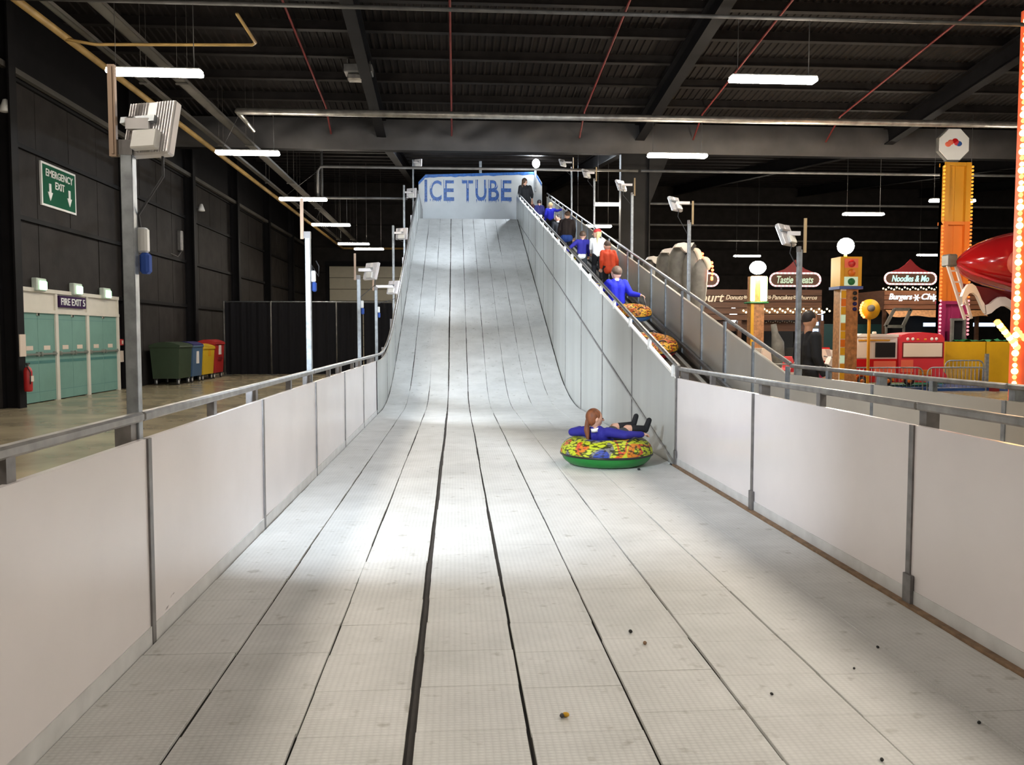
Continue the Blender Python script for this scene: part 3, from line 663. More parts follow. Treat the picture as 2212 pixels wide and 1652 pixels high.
# painted back board
BD = 38.0
bb = thing('back_board', 'big white back board painted ICE TUBE in blue at the slope top', 'sign board', (1.2, BD, ZT))
cl = at_y(904, 393, BD); ctl = at_y(919, 377, BD); ctr = at_y(1156, 371, BD); cr = at_y(1171, 395, BD)
poly = [(cl.x, ZT-.015), (cr.x, ZT-.015), (cr.x, cr.z), (ctr.x, ctr.z), (ctl.x, ctl.z), (cl.x, cl.z)]
MB().prism(poly, lambda a, b, t: (a, t, b), BD, BD+.06).build('board', 'board_white', bb)
m = MB(); n = 70
up = [(cl.x, cl.z), (ctl.x, ctl.z), (ctr.x, ctr.z), (cr.x, cr.z-.05)]
top = []
for i in range(3):
    for k in range(26):
        t = k/26; top.append((up[i][0]+(up[i+1][0]-up[i][0])*t, up[i][1]+(up[i+1][1]-up[i][1])*t))
low = [(a, b-.11-.05*random.random()) for a, b in top]
vs = [(a, BD-.004, b) for a, b in top]+[(a, BD-.004, b) for a, b in low]; nn = len(top)
vs += [(a, BD-.012, b) for a, b in top]+[(a, BD-.012, b) for a, b in low]
m.add(vs, [[2*nn+i, 2*nn+i+1, 3*nn+i+1, 3*nn+i] for i in range(nn-1)]+[[nn+i, nn+i+1, 3*nn+i+1, 3*nn+i] for i in range(nn-1)]).build('painted_border', 'paint_blue_border', bb)
for ch, x0, x1 in (('I', 917, 923), ('C', 928, 954), ('E', 958, 981), ('T', 998, 1022), ('U', 1027, 1051), ('B', 1055, 1078), ('E', 1082, 1105)):
    a, b = at_y(x0, 388, BD), at_y(x1, 434, BD); cx, cz = (a.x+b.x)/2, (a.z+b.z)/2; wd, ht = b.x-a.x, a.z-b.z
    L = put_text(ch, 'paint_blue', bb, (cx, BD-.012, cz), wd, ht, FACE_CAM, offset=.018, name='painted_letter', extrude=.006)
    m = MB()
    for k in range(6):
        x = a.x+wd*(k+.3+.4*random.random())/6; z = b.z+.03; hgt = random.uniform(.05, .16)
        if ch == 'T' and abs(x-cx) > wd*.16: z = a.z-ht*.16; hgt *= .6
        m.add([(x-.025, BD-.014, z+.04), (x+.025, BD-.014, z+.04), (x, BD-.014, z-hgt), (x-.025, BD-.004, z+.04), (x+.025, BD-.004, z+.04), (x, BD-.004, z-hgt)], [[0, 1, 2], [0, 2, 5, 3], [1, 4, 5, 2]])
    m.build('icicle_drips', 'paint_blue', L, org=V((0, 0, 0))).location = -L.location-V(bb.location)
    # frosted snow cap highlight over the upper half of the letter
    if ch != 'I':
        hl = put_text(ch, 'board_white', bb, (cx+.01, BD-.022, cz+.04), wd*.94, ht*.94, FACE_CAM, offset=-.03, name='letter_highlight', extrude=.004)
        bm_ = bmesh.new(); bm_.from_mesh(hl.data); bmesh.ops.bisect_plane(bm_, geom=bm_.verts[:]+bm_.edges[:]+bm_.faces[:], plane_co=(0, 0, ht*.05), plane_no=(0, 0, 1), clear_inner=True); bm_.to_mesh(hl.data); bm_.free()
q = at_y(1038, 360, BD+.05)
MB().b2((q.x-.06, BD+.06, ZT), (q.x+.06, BD+.16, q.z+.25)).build('brace', 'galvanised', bb)

# ------------------------------------------------------------------ floodlight poles
def flood(root, c, aim, w_=.30, h_=.28, lit=True, hot=False, power=1.0):
    """housing at c, lens towards aim (direction)"""
    a = V(aim).normalized(); sd = a.cross(V((0, 0, 1))).normalized(); u = sd.cross(a); c = V(c)
    rot = Matrix((sd, a, u)).transposed()
    h = MB().box(c, (w_, .05, h_), rot, .008).build('floodlight', 'alu_white', root)
    n = 17
    for k in range(n):
        x = -w_/2+w_*(k+.5)/n
        if abs(x) < w_*.09: continue
        MB().box(c+rot @ V((x, -.028, 0)), (.005, .008, h_*.94), rot).build('cooling_fin', 'alu_white', h)
    MB().box(c+rot @ V((w_*.05, -.05, -h_*.28)), (w_*.55, .04, h_*.34), rot, .006).build('driver_box', 'plastic_white', h)
    MB().box(c+rot @ V((-w_*.2, -.04, h_*.12)), (w_*.75, .03, .03), rot).build('bracket', 'galvanised', h)
    lens = MB().box(c+rot @ V((0, .028, 0)), (w_*.86, .01, h_*.86), rot).build('lens', ('flood_lens_hot' if hot else 'flood_lens') if lit else 'flood_off', h)
    if lit:
        ld = bpy.data.lights.new('floodlight_beam', 'AREA'); ld.shape = 'RECTANGLE'; ld.size = w_*.8; ld.size_y = h_*.8; ld.energy = FLOOD_W*power; ld.color = (0.80, 0.90, 1.0); ld.spread = math.radians(110)
        lo = bpy.data.objects.new('floodlight_beam', ld); COL.objects.link(lo)
        lo.location = c+a*.05; lo.rotation_euler = a.to_track_quat('-Z', 'Y').to_euler()
    return h
def light_pole(label, X, d, zbase, ztop, ext, fl_px, aim, sgn, lit=True, fsize=(.30, .28), power=1.0, extm='alu_brown', socket=True):
    t = thing('floodlight_pole', label, 'light pole', (X, d, FZ))
    MB().b2((X-.028, d-.028, FZ), (X+.028, d+.028, ztop), .004).build('pole', 'galvanised', t)
    if ext:
        e = ext*sgn
        MB().b2((X-sgn*.052-.016, d-.045, ztop-.03-.01), (X-sgn*.052+.016, d-.02, ztop+.38)).b2((X-sgn*.052-.004, d-.05, ztop-.03), (X-sgn*.052+.006, d-.044, ztop+.37)).build('mast_extension', extm, t)
        MB().b2((X-sgn*.04-.03, d-.03, ztop-.03), (X+sgn*.03, d+.03, ztop+.04)).build('clamp', 'post_steel', t)
    c = at_y(fl_px[0], fl_px[1], d+.02) if fl_px else V((X+.05, d+.06, ztop-.2))
    if fl_px:
        flood(t, c, aim, fsize[0], fsize[1], lit, power=power)
        MB().bar((X, d, c.z+.02), (c.x, c.y-.03, c.z+.02), .04, .05).build('arm', 'alu_white', t)
    if socket:
        MB().box((X+.045, d+.04, ztop-.42), (.05, .05, .12), None, .01).build('socket_box', 'plastic_white', t)
        MB().box((X+.055, d+.04, ztop-.53), (.045, .06, .10), None, .012).build('plug', 'cloth_blue', t)
    MB().tube([c+V((.03, -.05, -.06)), c+V((.06, -.05, -.12)), c+V((.05, -.02, -.22)), (X+.03, d+.03, ztop-.3), (X+.05, d+.04, ztop-.5)], .006, 6).build('cable', 'cable', t)
    return t
XP = XL-.058; XS = XL-.127     # pole line on the level, and outside the slope's bearer
for (d, zt, fp, lab, pw, sz) in ((4.08, 2.37, (330, 281), 'tall galvanised pole with a finned white floodlight beside the fire exit doors', 1.35, (.25, .27)),
                        (8.86, 2.53, (668, 512), 'galvanised pole with a blue socket standing in front of the black drapes', .9, (.02, .02)),
                        (13.4, 2.40, (803, 586), 'galvanised pole with a white floodlight in front of the roller door', 1.0, (.30, .28)),
                        (17.0, 2.42, (850, 621), 'galvanised pole and floodlight where the lane starts to rise', .6, (.30, .28))):
    q = at_y(fp[0], fp[1], d)
    if d == 8.86:
        light_pole(lab, XP, d, 0, zt, 1, None, None, 1, False)
    else:
        light_pole(lab, XP if d < 16 else XS, d, 0, zt, 1, fp, (.34, 1, -.27) if d < 5 else (.9, .9, -.35), 1, True, sz, pw)
for (d, px_, pt, fp, lab) in ((21.8, 857, 487, (868, 505), 'galvanised pole on the slope side wall just above the roller door'), (26.5, 877, 400, (889, 417), 'galvanised pole on the slope side wall below the back board'), (33.5, 893, 345, (903, 352), 'galvanised pole at the corner of the slope top')):
    X = at_y(px_, 500, d).x; zt = at_y(px_, pt, d).z
    light_pole(lab, min(X, XS), d, 0, zt, 0, fp, (.55, 1, -.12), 1, True, (.34, .3), (.6 if d < 30 else .5), socket=False)
for (d, px_, pt, fp, lab) in ((10.05, 1727, 548, (1697, 508), 'stout grey pole with a white floodlight at the foot of the ramp'), (14.95, 1481, 490, (1458, 441), 'galvanised pole with a floodlight beside the grey ride cars'), (19.9, 1358, 430, (1341, 401), 'galvanised pole with a floodlight beside the steel column'), (25.4, 1277, 400, (1266, 375), 'galvanised pole with a floodlight above the child in white'), (30.4, 1229, 375, (1215, 352), 'galvanised pole with a floodlight near the ramp top')):
    X = XO+.09; zt = at_x(px_, pt, X).z if d > 11 else at_y(px_, pt, d).z
    light_pole(lab, X, d, 0, zt+.05, 1, fp, (-.75, .8, -.45), -1, True, (.30, .28), .55, 'wood_pale', socket=False)
# dazzling floodlight beside the back board
q = at_y(1158, 353, 37.6)
t = thing('dazzling_floodlight', 'dazzling round floodlight on a bracket above the back board corner', 'floodlight', (q.x, 37.9, q.z-.8))
MB().b2((q.x-.04, BD-.12, q.z-1.2), (q.x+.04, BD-.04, q.z)).build('bracket', 'galvanised', t)
MB().ell(q, (.17, .10, .2)).build('lens', 'flood_lens_hot', t)
ld = bpy.data.lights.new('dazzling_beam', 'SPOT'); ld.energy = 1100; ld.color = (.82, .91, 1); ld.spot_size = math.radians(100); ld.spot_blend = .6; ld.shadow_soft_size = .12
lo = bpy.data.objects.new('dazzling_beam', ld); COL.objects.link(lo); lo.location = q+V((0, -.3, 0)); lo.rotation_euler = V((-.35, -1, -.5)).to_track_quat('-Z', 'Y').to_euler()
# ------------------------------------------------------------------ fire exit doors in the left wall
ZL, ZH = FZ, at_x(42, 620, WX).z
mull = [DY0, at_x(124, 800, WX).y, at_x(191, 800, WX).y, DY1]
ZTR = at_x(44, 671, WX).z
for i in range(3):
    a, b = mull[i]+.07, mull[i+1]-.07
    dr = struct(bpy.data.objects.new('door_%d' % (i+1), None)); COL.objects.link(dr); dr.location = (WX, (a+b)/2, FZ); ORG[dr.name] = V(dr.location)
    mid = (a+b)/2
    for (y0, y1) in ((a, mid-.004), (mid+.004, b)):
        lf = MB().b2((WX-.05, y0, FZ+.02), (WX-.005, y1, ZTR-.03), .004).build('leaf', 'door_teal', dr)
        MB().b2((WX-.006, y0+.02, .83), (WX+.0, y1-.02, .90)).build('scuff_strip', 'door_teal_dark', lf)
        MB().b2((WX+.03, y0+.02, 1.03), (WX+.06, y1-.02, 1.07)).b2((WX-.01, y0+.05, 1.0), (WX+.05, y0+.11, 1.1)).b2((WX-.01, y1-.11, 1.0), (WX+.05, y1-.05, 1.1)).build('push_bar', 'bar_steel', lf)
        MB().b2((WX-.006, (y0+y1)/2-.15, 1.14), (WX+.003, (y0+y1)/2+.15, 1.24)).build('notice', 'fair_cream', lf)
        MB().b2((WX-.006, y0+.01, FZ+.24), (WX-.002, y1-.01, FZ+.25)).b2((WX-.006, y0+.01, ZTR-.17), (WX-.002, y1-.01, ZTR-.16)).build('panel_groove', 'door_teal_dark', lf)
        MB().b2((WX-.01, (y0 if y0 > mid else y1)-.04, ZTR-.09), (WX+.03, (y0 if y0 > mid else y1)+.04, ZTR-.03)).build('latch', 'door_white', lf)
fr = MB()
for k, y in enumerate(mull): fr.b2((WX-.06, y-.07, FZ), (WX+.03, y+.07, ZTR+.02))
fr.b2((WX-.06, DY0-.07, ZTR-.03), (WX+.04, DY1+.07, ZTR+.05)); fr.b2((WX-.06, DY0-.07, ZH-.07), (WX+.04, DY1+.07, ZH+.02))
for y in (mull[0], mull[1], mull[2], mull[3]): fr.b2((WX-.06, y-.05, ZTR), (WX+.03, y+.05, ZH))
struct(fr.build('trim_3', 'door_white'))
for i in range(3): MB().b2((WX-.05, mull[i]+.05, ZTR+.05), (WX-.015, mull[i+1]-.05, ZH-.07)).build('transom_panel', 'door_white', bpy.data.objects['trim_3'])
yc = (mull[1]+mull[2])/2
sg = thing('fire_exit_sign', 'purple FIRE EXIT 5 sign on the white transom above the middle doors', 'sign', (WX+.02, yc, ZTR+.12))
a, b = at_x(124, 650, WX).y, at_x(181, 650, WX).y; zb_, zt_ = at_x(152, 665, WX).z, at_x(152, 641, WX).z
MB().b2((WX-.02, a, zb_), (WX+.05, b, zt_)).build('plate', 'sign_purple', sg)
put_text('FIRE EXIT 5', 'sign_white', sg, (WX+.052, (a+b)/2, (zb_+zt_)/2), (b-a)*.9, (zt_-zb_)*.62, FACE_PX, offset=.012)
a, b = at_x(85, 345, WX).y, at_x(160, 375, WX).y; zt_ = at_x(85, 346, WX).z; zb_ = at_x(85, 441, WX).z
es = thing('emergency_exit_sign', 'large green EMERGENCY EXIT sign with two white arrows high on the wall', 'sign', (WX, (a+b)/2, zb_))
MB().b2((WX-.02, a, zb_), (WX+.03, b, zt_)).build('border', 'sign_white', es)
MB().b2((WX+.0, a+.06, zb_+.05), (WX+.036, b-.06, zt_-.05)).build('plate', 'sign_green', es)
H_ = zt_-zb_; W_ = b-a; xm = WX+.04
put_text('EMERGENCY', 'sign_white', es, (xm, (a+b)/2, zb_+H_*.78), W_*.78, H_*.17, FACE_PX, offset=.012)
put_text('EXIT', 'sign_white', es, (xm, (a+b)/2, zb_+H_*.54), W_*.27, H_*.17, FACE_PX, offset=.012)
for s in (.22, .78):
    yc_ = a+W_*s; m = MB()
    poly = [(-.05, .2), (.05, .2), (.05, -.02), (.12, -.02), (0, -.24), (-.12, -.02), (-.05, -.02)]
    m.prism([(p*1.0+yc_, q*.9+zb_+H_*.36) for p, q in poly], lambda u, v, t: (t, u, v), WX+.036, WX+.048).build('arrow', 'sign_white', es)
for px_, py_ in ((89, 616), (168, 626), (231, 635)):
    q = at_x(px_, py_, WX+.1)
    t = thing('exit_lamp', 'small green-lit exit lamp box above the fire exit doors', 'exit lamp', (WX, q.y, q.z-.12), 'exit lamps over the doors')
    MB().b2((WX-.02, q.y-.22, q.z-.13), (WX+.12, q.y+.22, q.z+.16), .02).build('box', 'exit_box', t)
    MB().b2((WX+.10, q.y-.12, q.z-.10), (WX+.15, q.y+.2, q.z+.10), .02).build('glowing_face', 'exit_glow', t)
# wall fittings round the doors
yE = at_x(33, 830, WX+.15).y
t = thing('fire_extinguisher', 'red fire extinguisher hanging beside the teal doors', 'fire extinguisher', (WX+.36, yE, .25))
q = V((WX+.42, cols[cols.index(DY0-.55)]+.0, 0)) if (DY0-.55) in cols else V((WX+.42, yE, 0))
ex, ey = WX+.44, q.y+.02
MB().lathe([(0, .28), (.075, .29), (.085, .33), (.085, .72), (.06, .79), (.02, .82), (.02, .86), (0, .86)], 16, (ex, ey, 0)).build('cylinder', 'red_paint', t)
MB().box((ex, ey, .88), (.04, .12, .03)).box((ex+.02, ey-.05, .86), (.03, .05, .05)).build('valve', 'rubber', t)
MB().tube([(ex, ey-.06, .86), (ex+.1, ey-.1, .7), (ex+.09, ey-.09, .45)], .012, 6).build('hose', 'rubber', t)
MB().b2((ex+.05, ey-.06, .5), (ex+.09, ey+.06, .62)).build('label_band', 'fair_cream', t)
MB().b2((ex-.1, ey-.12, 1.03), (ex-.08, ey+.12, 1.5)).single('wall_notice', 'fair_cream', 'cream notice on the column above the fire extinguisher', 'notice')
qq = at_x(1033*560/2203, 500+1060*420/1652, WX)
MB().b2((WX-.03, qq.y-.1, qq.z-.16), (WX+.02, qq.y+.1, qq.z+.16)).single('wall_notice', 'fair_cream', 'small cream notice on the wall past the fire exit doors', 'notice')
for px_, py_, lab in ((45, 742, 'red fire call point left of the teal doors beside the extinguisher'), (260, 739, 'red fire call point past the far end of the teal doors')):
    q = at_x(px_, py_, WX); t = thing('call_point', lab, 'call point', (WX, q.y, q.z-.1))
    MB().b2((WX-.05, q.y-.09, q.z-.09), (WX+.06, q.y+.09, q.z+.09), .012).build('box', 'red_paint', t); MB().b2((WX+.05, q.y-.05, q.z-.05), (WX+.065, q.y+.05, q.z+.05)).build('glass', 'fair_cream', t)
for px_, py_, lab in ((12, 228, 'small white wall lamp high on the left wall above the exit sign'), (435, 448, 'small white wall lamp high on the left wall above the bins')):
    q = at_x(px_, py_, WX+.2); t = thing('wall_lamp', lab, 'wall lamp', (WX, q.y, q.z-.2))
    MB().b2((WX, q.y-.03, q.z-.02), (WX+.2, q.y+.03, q.z+.02)).build('arm', 'grey_pipe', t)
    MB().lathe([(0, .14), (.05, .12), (.13, -.12), (.10, -.14), (0, -.15)], 14, q).build('shade', 'plastic_white', t)
q = at_x(393, 520, WX+.1); t = thing('wall_heater', 'pale wall-mounted unit with a dangling cable above the bins', 'wall unit', (WX, q.y, q.z-.4))
MB().b2((WX-.05, q.y-.12, q.z-.35), (WX+.12, q.y+.12, q.z+.35), .03).build('casing', 'grey_pipe', t)
MB().tube([(WX+.1, q.y, q.z-.33), (WX+.15, q.y-.6, q.z-.6), (WX+.12, q.y-1.2, q.z-.55)], .015, 6).build('cable', 'grey_pipe', t)
# ------------------------------------------------------------------ wheeled bins
BX = -8.45
def bin_(y0, y1, h, m_, label, kind):
    t = thing('wheeled_bin', label, 'bin', (BX-.4, (y0+y1)/2, FZ)); wB = .88 if kind == 'big' else .62
    x0 = BX-wB; zf = FZ+.2
    bo_ = [(x0+.06, y0+.05, zf), (BX-.05, y0+.05, zf), (BX-.05, y1-.05, zf), (x0+.06, y1-.05, zf), (x0, y0, FZ+h-.16), (BX, y0, FZ+h-.16), (BX, y1, FZ+h-.16), (x0, y1, FZ+h-.16)]
    MB().add(bo_, [[3, 2, 1, 0], [4, 5, 6, 7], [0, 1, 5, 4], [1, 2, 6, 5], [2, 3, 7, 6], [3, 0, 4, 7]]).build('body', m_, t)
    MB().b2((x0-.03, y0-.02, FZ+h-.19), (BX+.03, y1+.02, FZ+h-.13), .015).build('rim', m_, t)
    n = 6; poly = [(x0-.02, FZ+h-.13)]+[(x0-.02+(wB+.04)*k/n, FZ+h-.13+.13*math.sin(math.pi*(k+.6)/(n+1.2))) for k in range(n+1)]+[(BX+.02, FZ+h-.13)]
    MB().prism(poly, lambda a, b, tt: (a, tt, b), y0, y1).build('lid', m_ if kind != 'blue' else 'knit_dark', t)
    for x in (x0+.12, BX-.1):
        for y in (y0+.15, y1-.15):
            wl_ = MB().lathe([(.03, -.025), (.10, -.025), (.10, .025), (.03, .025)], 16, (x, y, FZ+.10), Matrix.Rotation(math.pi/2, 3, 'Y'), closed=True).build('castor', 'rubber', t)
            MB().lathe([(0, -.028), (.065, -.028), (.065, .028), (0, .028)], 12, (x, y, FZ+.10), Matrix.Rotation(math.pi/2, 3, 'Y')).build('hub', 'wheel_grey', wl_)
            MB().b2((x-.05, y-.02, FZ+.14), (x+.05, y+.02, zf+.01)).build('castor_fork', 'grey_pipe', t)
    return t, x0
g0 = at_z(388, 826, FZ).y
ys = [at_x(p, 800, BX).y for p in (388, 417, 440, 465, 486)]
bin_(ys[0], ys[1]-.06, 1.33, 'bin_green', 'large dark green four-wheeled bin by the left wall', 'big')
t, x0 = bin_(ys[1]+.02, ys[2]-.03, 1.33, 'bin_blue', 'blue wheeled bin between the green and yellow bins', 'blue'); yb = (ys[1]+ys[2])/2
MB().b2((BX-.04, yb-.12, .55), (BX-.0, yb+.1, .95)).build('sticker', 'fair_white', t)
t, x0 = bin_(ys[2]+.02, ys[3]-.03, 1.24, 'bin_yellow', 'yellow wheeled bin beside the red bin', 'small'); yb = (ys[2]+ys[3])/2
MB().b2((BX-.04, yb-.05, .75), (BX-.0, yb+.2, 1.0)).build('sticker', 'fair_amber', t)
t, x0 = bin_(ys[3]+.02, ys[4]-.03, 1.38, 'bin_red', 'red wheeled bin at the end of the bin row by the black drapes', 'small'); yb = (ys[3]+ys[4])/2
MB().b2((BX-.04, yb-.1, .78), (BX-.0, yb+.2, 1.12)).build('sticker', 'fair_white', t); MB().b2((BX-.04, yb-.15, .6), (BX+.02, yb+.28, .7)).build('slot', 'fair_dkred', t)
# ------------------------------------------------------------------ black drapes on a pipe frame
CY = 32.6
xa, xb = at_y(486, 700, CY).x, at_y(850, 700, CY).x; zc = at_y(660, 652, CY).z
t = thing('pipe_and_drape', 'black drapes on a thin pipe frame screening the hall end', 'curtain', ((xa+xb)/2, CY, FZ))
up_ = [at_y(p, 700, CY).x for p in (587, 728)]
edges = [xa, up_[0], up_[1], at_y(785, 700, CY).x, xb]
for k in range(4):
    a, b = edges[k]+.02, edges[k+1]-.02; n = 60; vs = []
    for i in range(n+1):
        x = a+(b-a)*i/n; f = .05*math.sin(x*17)+.03*math.sin(x*31+1)
        vs += [(x, CY-.05+f*.5, zc-.03), (x, CY-.05+f, FZ+.02)]
    MB().add(vs, [[2*i, 2*i+1, 2*i+3, 2*i+2] for i in range(n)], True).build('drape', 'curtain_black', t)
for x in [xa]+up_+[xb]: MB().tube([(x, CY-.13, FZ), (x, CY-.13, zc+.02)], .03, 8).b2((x-.2, CY-.3, FZ), (x+.2, CY+.1, FZ+.01)).build('upright', 'grey_pipe', t)
MB().tube([(xa, CY-.06, zc), (xb, CY-.06, zc)], .022, 8).build('crossbar', 'galvanised', t)

# ------------------------------------------------------------------ inflatable tubes
def ring_tube(label, loc, basem, coverm, tilt=0.0, R=.335, r=.185, sq=.86, rotz=0.0, group=None, spin=0.0):
    t = thing('snow_tube', label, 'inflatable tube', loc, group, rotz, local=True); t.rotation_euler = (tilt, 0, rotz)
    def prof(a0, a1, n, rr): return [(R+rr*math.cos(a0+(a1-a0)*i/n), r*sq+rr*sq*math.sin(a0+(a1-a0)*i/n)) for i in range(n+1)]
    MB().lathe(prof(math.radians(-190), math.radians(-6), 14, r), 40).build('base', basem, t)
    MB().lathe(prof(math.radians(-10), math.radians(185), 16, r+.006), 40).build('cover', coverm, t)
    MB().lathe([(R+r*.99, r*sq-.035), (R+r+.012, r*sq-.03), (R+r+.012, r*sq-.012), (R+r*.99, r*sq-.008)], 40, closed=True).build('seam_binding', 'fair_black', t)
    MB().lathe([(0, r*sq*.55), (R-r*.8, r*sq*.6), (R-r*.7, r*sq*.75)], 24).build('seat_cloth', 'fair_black', t)
    for s in (-1, 1):
        a = s*1.2+spin; pts = []
        for k in range(7):
            u = -0.28+.56*k/6; rr = R+.07; pts.append((rr*math.cos(a+u), rr*math.sin(a+u), r*sq*2-.02+.05*math.sin(math.pi*k/6)))
        MB().tube(pts, .012, 6).build('handle', 'fair_black', t)
    return t
TC = V((1.735, 9.45, 0.0))
ring_tube('green-bottomed snow tube in a lime and orange patterned cover carrying a girl', TC, 'base_green', 'cover_lime', R=.345, r=.18, spin=.3)
tl = math.atan(RS)
def on_ramp(px_, py_, X): 
    # where the ray to a pixel reaches the ramp surface, then slid to lateral position X
    q = at_x(px_, py_, X); return q
def tube_on_ramp(label, X, d, basem, coverm, s=1.0, up=0.0):
    t = ring_tube(label, (X, d, zramp(d)+up), basem, coverm, tl); t.scale = (s, s, s); return t
tube_on_ramp('red-bottomed snow tube in a flame patterned cover resting on the ramp', 3.47, 14.8, 'base_red', 'cover_flame', 1.0)
HT = ring_tube('blue-bottomed flame patterned snow tube hanging from the boy in royal blue', at_y(1366, 690, 15.2), 'base_blue', 'cover_flame', .22); HT.scale = (.66, .66, .8)
tube_on_ramp('yellow snow tube on the ramp beside the child in white', 3.1, 20.1, 'base_yellow', 'cover_lime', .95)
tube_on_ramp('yellow snow tube held out by a child in navy', 3.3, 24.3, 'base_yellow', 'cover_lime', .95)
# ------------------------------------------------------------------ people
def person(label, loc, rotz, h, J=None, top='knit_navy', bottom='cloth_black', hair='hair_brown', hairstyle='short', skin='skin', look=(0, 1, 0), shoes='rubber', collar=None,
           hem=None, gloves=False, hat=None, vox=None, skirt=None, sleeve=1.0, bare_knee=False, adult=False, name='person', girth=1.0, topname='jumper', bottomname='trousers', coat=False):
    t = thing(name, label, 'person', loc, None, rotz, local=True)
    vx = vox or .011
    hs = .145 if adult else .175      # head height fraction
    D = dict(pelvis=(0, 0, .5), waist=(0, 0, .58), chest=(0, 0, .70), neck=(0, -.005, .815), head=(0, .012, .995-hs/2),
             shl=(-.105, 0, .775), shr=(.105, 0, .775), ell=(-.145, -.01, .61), elr=(.145, -.01, .61), wrl=(-.155, .05, .47), wrr=(.155, .05, .47),
             hil=(-.055, 0, .48), hir=(.055, 0, .48), knl=(-.06, .01, .27), knr=(.06, .01, .27), anl=(-.06, 0, .045), anr=(.06, 0, .045))
    if J: D.update(J)
    P = {k: V(v)*h for k, v in D.items()}
    g = girth; lk = V(look).normalized(); sd = lk.cross(V((0, 0, 1))).normalized(); hu = sd.cross(lk)
    hr = Matrix((sd, lk, hu)).transposed(); H = P['head']; hh = hs*h/2
    sh = (P['shr']-P['shl']).normalized()
    def limb(m, a, b, c, r0, r1, r2, k=1.0): m.capsule(P[a], P[b], r0*h*k, r1*h*k); m.capsule(P[b], P[c], r1*h*k, r2*h*k)
    def torso(m, k):
        for s in (-1, 1):
            m.capsule(P['pelvis']+sh*s*.038*h, P['waist']+sh*s*.036*h, .062*h*k*g, .058*h*k*g)
            m.capsule(P['waist']+sh*s*.036*h, P['chest']+sh*s*.045*h, .058*h*k*g, .062*h*k*g)
            m.capsule(P['chest']+sh*s*.04*h, P['neck']-(P['neck']-P['chest'])*.3+sh*s*.03*h, .058*h*k*g, .04*h*k*g)
            m.capsule(P['chest']+sh*s*.04*h, P['shr' if s > 0 else 'shl'], .055*h*k*g, .042*h*k)
    body = MB(); torso(body, .93); limb(body, 'shl', 'ell', 'wrl', .036, .028, .019); limb(body, 'shr', 'elr', 'wrr', .036, .028, .019)
    limb(body, 'hil', 'knl', 'anl', .058, .042, .027); limb(body, 'hir', 'knr', 'anr', .058, .042, .027)
    body.capsule(P['neck']-(P['neck']-P['chest'])*.3, H, .033*h, .036*h)
    body.ell(H, (hh*.74, hh*.86, hh), hr, 20, 14); body.ell(H+hr @ V((0, hh*.28, -hh*.45)), (hh*.5, hh*.5, hh*.5), hr)
    body.capsule(H+hr @ V((0, hh*.84, hh*.02)), H+hr @ V((0, hh*1.0, -hh*.18)), hh*.09, hh*.13)
    for s in (-1, 1): body.ell(H+hr @ V((s*hh*.75, -hh*.02, -hh*.08)), (hh*.10, hh*.17, hh*.25), hr)
    # hands: palm, four unequal bent fingers, thumb from the side of the palm
    for s, w_, e_ in ((-1, 'wrl', 'ell'), (1, 'wrr', 'elr')):
        d = (P[w_]-P[e_]).normalized(); ac = d.cross(V((0, 0, 1)))
        if ac.length < .2: ac = d.cross(V((0, 1, 0)))
        ac.normalize(); nrm = ac.cross(d); u = .1*h
        pc = P[w_]+d*u*.42
        body.capsule(P[w_]+d*u*.1, P[w_]+d*u*.25, .018*h, .02*h)
        for k in range(4): body.capsule(P[w_]+d*u*.2, P[w_]+d*u*.48+ac*(k-1.5)*.0125*h, .013*h, .0105*h, 8)
        for k, fl_ in enumerate((.36, .44, .41, .32)):
            b0 = P[w_]+d*u*.5+ac*(k-1.5)*.0135*h; b1 = b0+d*u*fl_*.5-nrm*u*.05; b2_ = b1+d*u*fl_*.35-nrm*u*.2
            body.capsule(b0, b1, .0082*h, .0075*h, 8); body.capsule(b1, b2_, .0075*h, .0065*h, 8)
        b0 = P[w_]+d*u*.22-ac*.02*h; b1 = b0+d*u*.28-ac*.016*h; body.capsule(b0, b1, .0095*h, .0085*h, 8); body.capsule(b1, b1+d*u*.22-nrm*u*.06, .0085*h, .0075*h, 8)
    bo_ = remeshed(body, 'body', skin, t, vx*.62, 2)
    for s in (-1, 1):
        MB().ell(H+hr @ V((s*hh*.32, hh*.80, hh*.02)), (hh*.1, hh*.07, hh*.075), hr, 10, 6).build('eye', 'eye_dark', t)
    MB().ell(H+hr @ V((0, hh*.76, -hh*.5)), (hh*.22, hh*.06, hh*.06), hr, 10, 6).build('mouth', 'lip', t)
    # clothes
    m = MB(); torso(m, 1.16)
    for a, b, c in (('shl', 'ell', 'wrl'), ('shr', 'elr', 'wrr')):
        wv = P[b]+(P[c]-P[b])*sleeve
        m.capsule(P[a], P[b], .05*h, .041*h); m.capsule(P[b], wv, .041*h, .031*h)
    if coat:
        for s in (-1, 1): m.capsule(P['waist']+sh*s*.04*h, P['pelvis']+(P['pelvis']-P['waist'])*.9+sh*s*.045*h, .064*h*g, .068*h*g)
    remeshed(m, topname, top, t, vx, 4)
    if hem:
        hb_ = P['pelvis']+(P['waist']-P['pelvis'])*.0; dn = (P['pelvis']-P['waist']).normalized(); m = MB()
        for s in (-1, 1): m.capsule(hb_+sh*s*.038*h+dn*.03*h, hb_+sh*s*.038*h+dn*.055*h, .066*h*1.1*g, .063*h*1.1*g)
        remeshed(m, 'shirt_hem', hem, t, vx, 2)
    m = MB()
    for s, hp, kn, an in ((-1, 'hil', 'knl', 'anl'), (1, 'hir', 'knr', 'anr')):
        if skirt: continue
        m.capsule(P['pelvis']+sh*s*.03*h, P[hp], .066*h*g, .064*h*g); m.capsule(P[hp], P[kn], .066*h, .052*h); m.capsule(P[kn], P[an], .052*h, .042*h)
